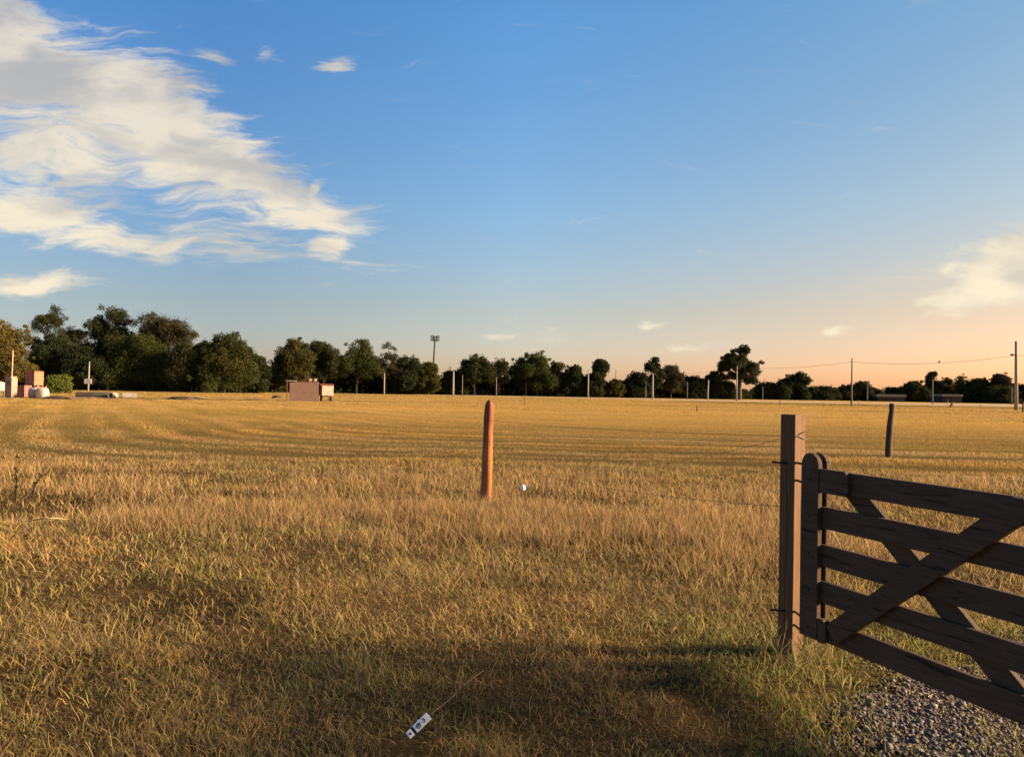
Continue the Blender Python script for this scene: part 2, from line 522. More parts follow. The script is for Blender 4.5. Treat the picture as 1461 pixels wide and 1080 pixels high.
def blades(P, L, az, lean, bend, W, C, seg, kink=1.6):
    """blade ribbons from roots P; returns vertices, triangles, colours"""
    n = len(P)
    ca, sa = np.cos(az), np.sin(az)
    ts = np.linspace(0, 1, seg + 1)
    side = np.stack([-sa, ca, np.zeros(n)], -1)
    tw = rng.uniform(-1, 1, n)
    side = side * np.cos(tw)[:, None] + np.stack([ca, sa, np.zeros(n)], -1) * np.sin(tw)[:, None]
    ring = []
    hx = np.zeros(n); hy = np.zeros(n); z = np.zeros(n); curl = rng.normal(0, kink, n)
    for k, t_ in enumerate(ts):
        if k:
            ang = lean + bend * t_
            a2 = az + curl * (t_ - 1 / seg)
            hx = hx + L / seg * np.sin(ang) * np.cos(a2); hy = hy + L / seg * np.sin(ang) * np.sin(a2); z = z + L / seg * np.cos(ang)
        c = P + np.stack([hx, hy, z], -1)
        if k < seg:
            w = (W * (1 - .55 * t_))[:, None] * .5
            ring += [c - side * w, c + side * w]
        else:
            ring += [c]
    m = 2 * seg + 1
    V = np.stack(ring, 1).reshape(-1, 3)
    tri = []
    for k in range(seg - 1):
        a = 2 * k
        tri += [(a, a + 1, a + 3), (a, a + 3, a + 2)]
    tri.append((2 * seg - 2, 2 * seg - 1, 2 * seg))
    T = (np.arange(n)[:, None, None] * m + np.array(tri)[None]).reshape(-1, 3)
    CC = np.repeat(C[:, None, :], m, 1)
    CC = CC.copy()
    return V, T, CC.reshape(-1, 3)

def scatter(r0, r1, dens, a0=-38, a1=38):
    area = .5 * (r1 ** 2 - r0 ** 2) * R(a1 - a0)
    n = int(area * dens)
    r = np.sqrt(rng.uniform(r0 ** 2, r1 ** 2, n)); a = R(1) * rng.uniform(a0, a1, n)
    return r * np.sin(a), r * np.cos(a)

def pick(n, cols, ws):
    """choose a colour per blade with per-blade weights"""
    Wt = np.stack([np.broadcast_to(w, n) for w in ws], 1).astype(float)
    Wt = np.maximum(Wt, 1e-6); Wt /= Wt.sum(1, keepdims=True)
    u = rng.uniform(0, 1, n)[:, None]
    k = (np.cumsum(Wt, 1) < u).sum(1).clip(0, len(cols) - 1)
    C = np.array(cols)[k]
    return C * rng.uniform(.72, 1.22, (n, 1)) * rng.uniform(.94, 1.06, (n, 3))

def build_grass():
    VV, TT, CC = [], [], []
    base = 0
    def put(V, T, C):
        nonlocal base
        VV.append(V); TT.append(T + base); CC.append(C); base += len(V)
    # near and middle distance: a short dark under-layer, wiry curled straw over it, taller straw further out
    for (r0, r1, dens, nu, nw, w, seg, spread) in ((2.2, 4.6, 300, 18, 21, .0025, 5, .08), (4.6, 7, 230, 15, 19, .0033, 4, .09), (7, 11, 135, 14, 16, .0048, 3, .11), (11, 18, 80, 6, 13, .0072, 2, .14)):
        wa = 53 if r1 <= 7 else 46 if r1 <= 11 else 41
        x, y = scatter(r0, r1, dens, -wa, wa)
        pt = fbm(x, y, .6, 3); dr = drive(x, y) + (fbm(x, y, .45, 8) - .5) * 1.1
        keep = rng.uniform(0, 1, len(x)) < np.clip(.45 + 1.6 * (pt - .30), .25, 1) * np.where(dr > 0, .06 + .75 * (fbm(x, y, .33, 77) > .52), 1)
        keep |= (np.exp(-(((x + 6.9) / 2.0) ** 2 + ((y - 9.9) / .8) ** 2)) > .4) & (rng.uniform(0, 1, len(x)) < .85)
        keep &= np.hypot((x + .44) / 1.0, (y - 3.45) / 1.5) > .17         # trodden round the marker tag
        keep &= (np.exp(-(((x + .10) / .40) ** 2 + ((y - 4.45) / .45) ** 2) ** 2) < .35) | (rng.uniform(0, 1, len(x)) < .62)   # dead patch
        x, y, pt, dr = x[keep], y[keep], pt[keep], dr[keep]
        n = len(x)
        tall = sstep(fbm(x, y, 2.2, 41), .44, .64) * sstep(y, 6.0, 8.0) * (1 - sstep(y, 13, 17)) * (1 - .85 * sstep(x, 2.2, 3.2) * (1 - sstep(y, 6, 9)))
        tall = np.maximum(tall, .6 * sstep(y, 7.5, 9.0) * (1 - sstep(y, 12, 16)) * (fbm(x, y, .9, 47) > .5))
        green = .65 * sstep(fbm(x, y, 1.2, 21), .48, .64)
        pb = G(1127, 934); pr = G(692.5, 714)
        tall = np.maximum(tall, np.maximum(.8 * np.exp(-((x - pb.x) ** 2 + (y - pb.y + .08) ** 2) / .03), np.exp(-((x - pr.x) ** 2 + (y - pr.y) ** 2) / .12)))
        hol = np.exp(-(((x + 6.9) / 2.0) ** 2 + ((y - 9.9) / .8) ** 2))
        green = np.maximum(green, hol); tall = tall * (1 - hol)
        gate = sstep(x, .5, 1.4) * (1 - sstep(y, 5.0, 6.4))               # lusher by the gate post
        green = np.maximum(green, .95 * gate)
        warm_c = sstep(fbm(x, y, 1.0, 61), .44, .62)
        clen = rng.uniform(.75, 1.25, n) * (.6 + .8 * pt) * (.78 + .22 * sstep(y, 3.8, 5.2))
        for kind, per in (('under', nu), ('wiry', nw)):
            cx = np.repeat(x, per); cy = np.repeat(y, per); N = len(cx)
            tl, gr, cl, dd, wm, gt = (np.repeat(q, per) for q in (tall, green, clen, dr, warm_c, gate))
            px = cx + rng.normal(0, spread, N); py = cy + rng.normal(0, spread, N)
            P = np.stack([px, py, terrain(px, py) - .006], -1)
            az = rng.uniform(0, 2 * math.pi, N)
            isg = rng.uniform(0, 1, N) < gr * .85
            if kind == 'under':
                L = rng.uniform(.035, .10, N) * cl
                lean = np.abs(rng.normal(.7, .5, N)); bend = rng.uniform(0, 1.4, N)
                W = w * 1.7 * rng.uniform(.7, 1.4, N)
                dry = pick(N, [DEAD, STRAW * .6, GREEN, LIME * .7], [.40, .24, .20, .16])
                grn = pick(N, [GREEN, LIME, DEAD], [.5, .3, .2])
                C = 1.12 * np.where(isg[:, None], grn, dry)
                put(*blades(P, L, az, lean, bend, W, C, max(2, seg - 2), 1.0))
            else:
                thin = .22 + .78 * sstep(fbm(cx, cy, .85, 88), .38, .56)      # some patches are mostly dark under-layer
                thin = np.maximum(thin, .85 * sstep(cy, 6.8, 8.6))
                thin = thin * (1 - .85 * np.exp(-(((cx + .12) / .42) ** 2 + ((cy - 4.5) / .5) ** 2) ** 2))      # dead bare patch behind the tag
                kw = rng.uniform(0, 1, N) < thin
                px, py, P, az, isg, tl, gr, cl, dd, wm, gt = (q[kw] for q in (px, py, P, az, isg, tl, gr, cl, dd, wm, gt)); N = len(px)
                ist = rng.uniform(0, 1, N) < tl * .8
                L = np.where(ist, rng.uniform(.12, .26, N), rng.uniform(.05, .165, N)) * cl * np.where(isg & ~ist, .7, 1) * np.where(dd > -.2, .6, 1)
                lean = np.where(ist, np.abs(rng.normal(.1, .3, N)), np.abs(rng.normal(.35, .45, N)))
                bend = np.where(ist, rng.uniform(.1, 1.5, N), rng.uniform(.5, 3.4, N))
                W = w * np.where(isg, 1.5, 1) * rng.uniform(.7, 1.4, N)
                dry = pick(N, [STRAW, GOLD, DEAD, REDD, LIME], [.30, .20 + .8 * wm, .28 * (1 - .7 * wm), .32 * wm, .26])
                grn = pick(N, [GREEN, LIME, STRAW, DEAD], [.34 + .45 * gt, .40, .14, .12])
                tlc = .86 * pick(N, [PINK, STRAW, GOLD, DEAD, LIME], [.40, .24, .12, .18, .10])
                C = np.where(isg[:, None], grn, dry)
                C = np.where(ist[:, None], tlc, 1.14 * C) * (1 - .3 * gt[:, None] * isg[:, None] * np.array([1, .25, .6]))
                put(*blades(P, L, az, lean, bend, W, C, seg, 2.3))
    # mown field, finer near and broader with distance, coloured in soft patches and mower swaths
    for (r0, r1, dens, w, hh, seg) in ((16, 30, 560, .0085, .085, 2), (30, 60, 165, .017, .095, 1), (60, 110, 34, .042, .12, 1), (110, 235, 8, .085, .15, 1)):
        px, py = scatter(r0, r1, dens); N = len(px)
        onroad = (py > np.interp(px, [-80, -75, -20, 40, 110, 190, 330], [900, 203, 200, 190, 190, 205, 240])) & (py < np.interp(px, [-75, -20, 40, 110, 190, 330], [209, 214, 222, 240, 285, 350]))
        d = tracks(px, py)
        ph = d / 3.1
        fr = ph - np.floor(ph)
        wob = fbm(px, py, 14, 91)
        tr = 1.2 * np.exp(-((fr - .35) / .19) ** 2) * sstep(wob, .24, .44) + np.exp(-((fr - .78) / .12) ** 2) * sstep(fbm(px, py, 17, 95), .34, .5)
        tr = np.clip(tr * (1 - .5 * sstep(px, 0, 40)), 0, 1) * (.7 + .3 * sstep(fbm(px, py, 1.5, 15), .35, .6))
        band = sstep(fbm(px * .35, py, 6.5, 71), .50, .68)
        red = sstep(fbm(px * .3, py, 16, 73), .46, .62) * sstep(py, 40, 90) * sstep(px, -50, 10)
        verge = np.exp(-((py - (150 + .06 * (px - 60))) / 7) ** 2) * sstep(px, 15, 50) * sstep(fbm(px, py, 25, 12), .3, .5)
        gg = np.clip(tr * 1.05 + band * .5 + verge, 0, 1)
        a = sstep(fbm(px * .5, py, 3.0, 33), .35, .65)[:, None]
        dry = GOLD * a + STRAW * (1 - a)
        pk = sstep(fbm(px * .4, py, 5.0, 37), .50, .70)[:, None]
        dry = dry * (1 - .6 * pk) + PINK * .6 * pk
        dry = dry * (1 - .6 * red[:, None]) + REDD * .6 * red[:, None]
        b = sstep(fbm(px, py, 2.0, 39), .35, .65)[:, None]
        lush = GREEN * (.42 + .35 * b) + LIME * .15 * b + DEAD * .3 * (1 - b)
        mixr = np.clip(gg[:, None] * 1.0 + rng.normal(0, .13, (N, 1)), 0, 1)
        C = .82 * (dry * (1 - mixr) + lush * mixr) * rng.uniform(.82, 1.15, (N, 1))
        L = hh * rng.uniform(.6, 1.2, N) * (1 - .5 * tr) * (1 + 1.6 * verge)
        k = ~onroad
        P = np.stack([px, py, terrain(px, py) - .01], -1)[k]
        n2 = len(P)
        put(*blades(P, L[k], rng.uniform(0, 2 * math.pi, n2), np.abs(rng.normal(.35, .35, n2)), rng.uniform(0, 1.2, n2), w * rng.uniform(.7, 1.4, n2), C[k], seg))
    o = np_mesh('grass', np.concatenate(VV), np.concatenate(TT), M_grass, np.concatenate(CC))
    tag(o, 'dry golden and green grass covering the whole field', 'grass', kind='stuff')
    open('/tmp/tris.txt', 'w').write(str(len(o.data.polygons)))
build_grass()

# ------------------------------------------------------------------ gravel drive
def build_gravel():
    xs = np.arange(-.6, 9.0, .12); ys = np.arange(.6, 9.4, .12)
    X, Y = np.meshgrid(xs, ys)
    dd = drive(X, Y) + (fbm(X, Y, .45, 8) - .5) * 1.1
    Z = terrain(X, Y) + .006
    V = np.stack([X, Y, Z], -1).reshape(-1, 3)
    nx = len(xs)
    T = []
    for j in range(len(ys) - 1):
        for i in range(nx - 1):
            if dd[j, i] > -.02:
                a = j * nx + i
                T.append((a, a + 1, a + 1 + nx, a + nx))
    used = np.unique(np.array(T)); re = np.zeros(len(V), int); re[used] = np.arange(len(used))
    bed = np_mesh('path', V[used], re[np.array(T)], mat('gravel bed grit', (.15, .115, .085), (.085, .065, .05), 28, 1, .9, 60))
    tag(bed, 'grey gritty bed of the gravel drive under the gate', 'path', kind='structure')
    bm = bmesh.new(); bmesh.ops.create_icosphere(bm, subdivisions=1, radius=1)
    iv = np.array([v.co[:] for v in bm.verts]); it = np.array([[v.index for v in f.verts] for f in bm.faces]); bm.free()
    x, y = rng.uniform(.6, 6.5, 170000), rng.uniform(2.2, 7.4, 170000)
    dr = drive(x, y) + (fbm(x, y, .45, 8) - .5) * 1.1
    az = np.abs(np.arctan2(x, y)) < R(40)
    k = (rng.uniform(0, 1, len(x)) < sstep(dr, -.45, .45) * (.3 + .7 * sstep(fbm(x, y, .35, 52), .36, .5))) & az & (rng.uniform(0, 1, len(x)) < np.clip(5 / np.hypot(x, y), .3, 1) ** 2)
    x, y = x[k], y[k]
    n = len(x)
    s = rng.lognormal(math.log(.0068), .42, n).clip(.0035, .024)
    rot = rng.uniform(0, 6.28, n)
    sh = iv[None] * (1 + rng.uniform(-.25, .25, (n, len(iv), 1)))
    sc3 = np.stack([rng.uniform(.8, 1.5, n), rng.uniform(.7, 1.1, n), rng.uniform(.5, .9, n)], -1)
    sh = sh * sc3[:, None, :] * s[:, None, None]
    c, q = np.cos(rot)[:, None], np.sin(rot)[:, None]
    V = np.stack([sh[..., 0] * c - sh[..., 1] * q + x[:, None], sh[..., 0] * q + sh[..., 1] * c + y[:, None], sh[..., 2] + (terrain(x, y) + .004 + s * .35)[:, None]], -1)
    T = it[None] + (np.arange(n) * len(iv))[:, None, None]
    pal = np.array([[.22, .175, .15], [.28, .225, .19], [.15, .12, .105], [.31, .235, .17], [.27, .15, .10], [.40, .33, .27]])
    C = .38 * pal[rng.integers(0, len(pal), n)] * rng.uniform(.75, 1.2, (n, 1))
    m, t, b = mat_base('gravel stone')
    t.link(t.n('Attribute', attribute_name='tone').outputs['Color'], b.inputs['Base Color']); b.inputs['Roughness'].default_value = .8
    o = np_mesh('gravel', V.reshape(-1, 3), T.reshape(-1, 3), m, np.repeat(C, len(iv), 0))
    tag(o, 'loose grey and reddish gravel on the drive under the gate', 'gravel', kind='stuff')
build_gravel()

# ------------------------------------------------------------------ gate and near posts
def gate_and_post():
    U = Vector((.356, -.934, 0)).normalized()
    Wn = Vector((U.y, -U.x, 0))                       # front normal, towards the camera's left
    if Wn.x > 0: Wn = -Wn
    O = Vector((1.825, 4.567, 0))
    M = Matrix(((U.x, Wn.x, 0, O.x), (U.y, Wn.y, 0, O.y), (0, 0, 1, 0), (0, 0, 0, 1)))
    g = thing('field_gate', O, 'dark brown five-rail wooden gate with crossed braces, standing open', 'gate')
    TH = .030
    LEN = 2.75
    tops = (1.177, .963, .745, .535, .32)
    for i, zt in enumerate(tops):
        MB().box(-.145, LEN, -TH / 2, TH / 2, zt - .125, zt, M).build('rail', M_gate, g, .004)
    def stile(u0, u1, side):
        w0 = TH / 2 + .001 if side > 0 else -TH / 2 - .001 - TH
        r = (u1 - u0) / 2
        poly = [(u0, .197), (u1, .197)] + [((u0 + u1) / 2 + r * math.cos(a), 1.268 - r + r * math.sin(a)) for a in [math.pi * k / 10 for k in range(11)]]
        MB().prism(poly, w0, w0 + TH, M).build('stile', M_gate, g, .003)
    for u0 in (-.15, 1.28, LEN - .14):
        stile(u0, u0 + .14, 1); stile(u0, u0 + .14, -1)
    for zt in tops:
        c = M @ Vector((-.08, TH * 1.5 + .001, zt - .062))
        MB().tube([c, c + Wn * .004, c + Wn * .006], [.011, .010, .005], 8).build('bolt', M_iron, g)
    def brace(a, b, side, hw=.058):
        (ua, za), (ub, zb) = a, b
        d = Vector((ub - ua, zb - za)); d.normalize(); n_ = Vector((-d.y, d.x)) * hw
        w0 = TH / 2 + .001 if side > 0 else -TH / 2 - .001 - TH
        # ends cut square to the rails they meet
        poly = [(ua - n_.x, za - n_.y), (ub - n_.x, zb - n_.y), (ub + n_.x, zb + n_.y), (ua + n_.x, za + n_.y)]
        for zc, sg in ((.199, 1), (1.1755, -1)):              # ends trimmed flush with the frame
            out = []
            for i in range(len(poly)):
                p, q = poly[i], poly[(i + 1) % len(poly)]
                ip, iq = (p[1] - zc) * sg >= 0, (q[1] - zc) * sg >= 0
                if ip: out.append(p)
                if ip != iq:
                    f = (zc - p[1]) / (q[1] - p[1]); out.append((p[0] + f * (q[0] - p[0]), zc))
            poly = out
        MB().prism(poly, w0, w0 + TH, M).build('brace', M_gate, g, .003)
    brace((.10, .262), (1.235, 1.157), 1); brace((.06, 1.175), (1.24, .225), -1)
    brace((1.47, .262), (2.60, 1.157), 1); brace((1.47, 1.157), (2.60, .262), -1)
    for z0, z1, ue in ((1.046, 1.183, .21), (.19, .325, .055)):                 # short cheek boards beside the stile
        poly = [(-.008, z0), (ue - .02, z0), (ue, z0 + .025), (ue, z1 - .03), (ue - .025, z1), (-.008, z1)]
        MB().prism(poly, TH / 2 + .0015, TH / 2 + TH - .004, M).build('cheek_board', M_gate, g, .003)
    # --- square gate post
    b = G(1127, 934)
    s = .0525
    a = R(-145)
    N1 = Vector((math.cos(a), math.sin(a), 0)); N2 = Vector((-N1.y, N1.x, 0))
    lean = Vector((.004, 0, 0))
    p = thing('gate_post', Vector((b.x, b.y, 0)), 'square sawn post the gate hangs from, its right face lit orange', 'post')
    pm = Matrix(((N1.x, N2.x, 0, b.x), (N1.y, N2.y, 0, b.y), (0, 0, 1, 0), (0, 0, 0, 1)))
    MB().box(-s, s, -s, s, -.25, 1.485, pm).build('shaft', M_post, p, .004)
    HP = O + U * -.15
    for z0, z1 in ((1.19, 1.085), (.285, .205)):
        c = Vector((b.x, b.y, 0))
        far = HP + Wn * .03 + U * .02 - c
        e = far.normalized()
        def at_z(d, z): return c + e * d + Vector((0, 0, z))
        D = far.length
        pts = [at_z(.03, z0), at_z(D * .7, z0 + .004), at_z(D * .93, z0 - .012), at_z(D, (z0 + z1) / 2), at_z(D * .93, z1 + .01), at_z(D * .7, z1), at_z(.03, z1)]
        MB().tube(pts, .0075, 8).build('hinge_hook', M_iron, p, smooth=True)
        t0 = c + N1 * .04 + Vector((0, 0, z0 - .006))
        MB().tube([t0, t0 + Vector((-.05, -.01, .002)), t0 + Vector((-.105, -.015, .008))], .0065, 8).build('bolt_end', M_iron, p, smooth=True)
    # --- round post in the field
    b2 = G(692.5, 714)
    rp = thing('fence_post', Vector((b2.x, b2.y, 0)), 'reddish round-topped wooden post standing alone in mid field', 'post')
    zz = [-.2, .0, .1, .25, .45, .7, .95, 1.15, 1.3, 1.38, 1.425, 1.45, 1.462]
    rr = [.083, .083, .082, .081, .080, .079, .077, .076, .074, .069, .054, .030, .006]
    zz2 = [-.2] + [k * .05 for k in range(0, 28)] + [1.375, 1.41, 1.44, 1.458, 1.465]
    pts = [Vector((b2.x + .028 * z + .008 * math.sin(z * 3.3 + .5), b2.y, z)) for z in zz2]
    mb = MB().tube(pts, list(.93 * np.interp(zz2, zz, rr)), 18)
    for i, v in enumerate(mb.v):
        a_ = (i % 18) / 18 * 6.283
        c_ = pts[min(i // 18, len(pts) - 1)]
        q = 1 + .05 * math.sin(3 * a_ + 1.2 * v[2]) + .05 * math.sin(5 * a_ - 2.5 * v[2] + 1) + .09 * (float(vnoise(a_ * 2.2, v[2] * 6, 1, 3)) - .5)
        mb.v[i] = (c_.x + (v[0] - c_.x) * q, c_.y + (v[1] - c_.y) * q, v[2])
    mb.build('shaft', M_round, rp, smooth=True)
    # --- dark crooked post further right
    b3 = G(1267.5, 654)
    cp = thing('fence_post', Vector((b3.x, b3.y, 0)), 'dark crooked weathered post beyond the gate top', 'post')
    zz = [-.2, 0, .2, .5, .8, 1.05, 1.25, 1.4, 1.45]
    xo = [0, 0, .0, .012, .03, .05, .075, .08, .082]
    rr = [.085, .083, .086, .08, .082, .073, .066, .074, .066]
    MB().tube([Vector((b3.x + q, b3.y, z)) for z, q in zip(zz, xo)], rr, 11).build('shaft', M_oldpost, cp)
    # --- wires
    def wire(p0, p1, sag, label, n=14, extra=None):
        p0 = Vector(p0); p1 = Vector(p1)
        pts = [p0.lerp(p1, k / n) - Vector((0, 0, sag * 4 * (k / n) * (1 - k / n))) for k in range(n + 1)]
        mb = MB().tube(pts, .0018, 5)
        if extra: extra(mb)
        tag(mb.build('fence_wire', M_wire), label, 'wire', 'wires between the gate post and the field post')
    A = Vector((b.x, b.y, 0))
    def ties(mb):
        f = A + N2 * (s + .004) + N1 * s
        mb.tube([f + Vector((0, 0, 1.345)), f - N1 * .05 + Vector((0, 0, 1.37)), f - N1 * .075 + N2 * .01 + Vector((0, 0, 1.38))], .003, 5)
        mb.tube([f - N1 * .035 + Vector((0, 0, 1.35)), f - N1 * .09 + Vector((0, 0, 1.335))], .003, 5)
    wire(A + N1 * s + Vector((0, 0, 1.352)), (b2.x + .06, b2.y, 1.16), .03, 'taut top wire from the square gate post to the round post', extra=ties)
    e2 = G(905, 664, .15)
    wire(A + N1 * s + Vector((0, 0, 1.345)), e2, .05, 'slack broken wire drooping from the gate post into the grass')
    wire(A + N1 * s + Vector((0, 0, .915)), (b2.x + .06, b2.y, .60), .10, 'faint lower wire leaving the gate post at middle height')
gate_and_post()

# ------------------------------------------------------------------ small near things
def small_things():
    # marker stake with a white written tip, lying tilted in the grass
    c0 = at(596, 1036, 3.50)
    ry = ray(596, 1036)
    right = Vector((ry.y, -ry.x, 0)).normalized(); up = right.cross(ry).normalized()
    ang = R(41.5)
    e1 = (right * math.cos(ang) + up * math.sin(ang)).normalized(); e2 = (-right * math.sin(ang) + up * math.cos(ang)).normalized()
    nrm = e1.cross(e2)
    if nrm.dot(ry) > 0: nrm = -nrm
    base = Vector((c0.x, c0.y, 0))
    st = thing('marker_stake', base, 'thin stake lying in the near grass with white lettered tag', 'stake')
    pm = Matrix(((e1.x, nrm.x, e2.x, c0.x), (e1.y, nrm.y, e2.y, c0.y), (e1.z, nrm.z, e2.z, c0.z), (0, 0, 0, 1)))
    u = .00312                                          # metres per photo pixel at this distance
    MB().box(-5.5 * u, 21 * u, -.012, -.002, -5.8 * u, 5.8 * u, pm).build('plate', M_white, st, .0015)
    MB().box(-18 * u, -9.5 * u, -.012, -.002, -5.2 * u, 5.2 * u, pm).build('tip', M_white, st, .0015)
    MB().box(-17 * u, 24 * u, -.022, -.0125, -5 * u, 5 * u, pm).build('backing', M_rubber, st)
    mb = MB()
    def letter():
        nonlocal mb
        mb.build('letter', M_lett, st); mb = MB()
    def stroke(pts, r=.9):
        mb.tube([pm @ Vector((q[0] * u, -.0015, q[1] * u)) for q in pts], r * u * .55, 6)
    ring = lambda cx, cz, a_, b_: [(cx + a_ * math.cos(k * math.pi / 6), cz + b_ * math.sin(k * math.pi / 6)) for k in range(13)]
    stroke(ring(1.5, -.3, 2.9, 3.2), 1.3); stroke([(-.5, -.4), (1.5, .6), (3.6, .2)], 1.5); stroke([(4.4, .4), (6.2, 2.6)], 1.1); letter()
    stroke([(9.2, -1.8), (12.2, -1.2), (13.4, .4), (11.4, 1.6)], 1.2); stroke([(11.0, 2.9), (13.6, 2.3)], 1.2); letter()
    stroke(ring(-13.5, 0, 1.0, 1.0), 1.8)
    mb.build('dot_mark', M_lett, st)
    a0 = c0 + e1 * 22 * u - nrm * .0
    end = G(690, 956, .05)
    MB().tube([c0 + e1 * -6 * u - nrm * .012, a0 - nrm * .012, a0.lerp(end, .3) + Vector((.006, 0, .0)), a0.lerp(end, .65) + Vector((-.008, 0, .004)), end], [.0035, .0035, .003, .0028, .002], 7).build('shaft', M_stick, st, smooth=True)
    # white ball-like scrap in the grass
    b = G(746, 698.5, .05)
    w = MB().ball((b.x, b.y, b.z + .03), (.045, .04, .05), 12, 8, .06)
    tag(w.build('plastic_cup', M_white, smooth=True), 'small white rounded scrap in the grass right of the round post', 'litter')
    # dead stalk lying at the left
    p0, p1, p2, p3 = G(36, 744, .13), G(60, 740, .20), G(80, 739, .21), G(98, 741, .13)
    tag(MB().tube([p0, p1, p2, p3], [.004, .006, .007, .004], 7).build('fallen_stalk', M_straw, smooth=True), 'pale dead stalk arching over dark grass at the left edge', 'stalk')
    # weed stalks
    for (px, py, h, lab, lean) in ((22.5, 708, .56, 'tall single weed stalk with narrow leaves near left edge', .0), (46, 708, .30, 'shorter bent weed stalk right of the tall weed', .10)):
        q = G(px, py); q.z = tz(q.x, q.y)
        t = thing('weed_stalk', Vector((q.x, q.y, q.z)), lab, 'weed', 'weed stalks at the left')
        pts = [q + Vector((lean * (k / 6) ** 2 + .01 * math.sin(k), 0, h * k / 6)) for k in range(7)]
        MB().tube(pts, [.010, .009, .008, .007, .006, .005, .003], 6).build('stem', M_weed, t)
        mb = MB()
        for k in range(26):
            f = random.uniform(.15, 1); a = random.uniform(0, 6.28)
            p = q + Vector((lean * f * f, 0, h * f)); d = Vector((math.cos(a), math.sin(a), random.uniform(.2, 1))).normalized() * random.uniform(.05, .11)
            n_ = d.cross(Vector((0, 0, 1))).normalized() * .014
            mb.add([p - n_ * .3, p + d * .5 - n_, p + d, p + d * .5 + n_], [(0, 1, 2, 3)])
        mb.build('leaves', M_weed, t)
small_things()

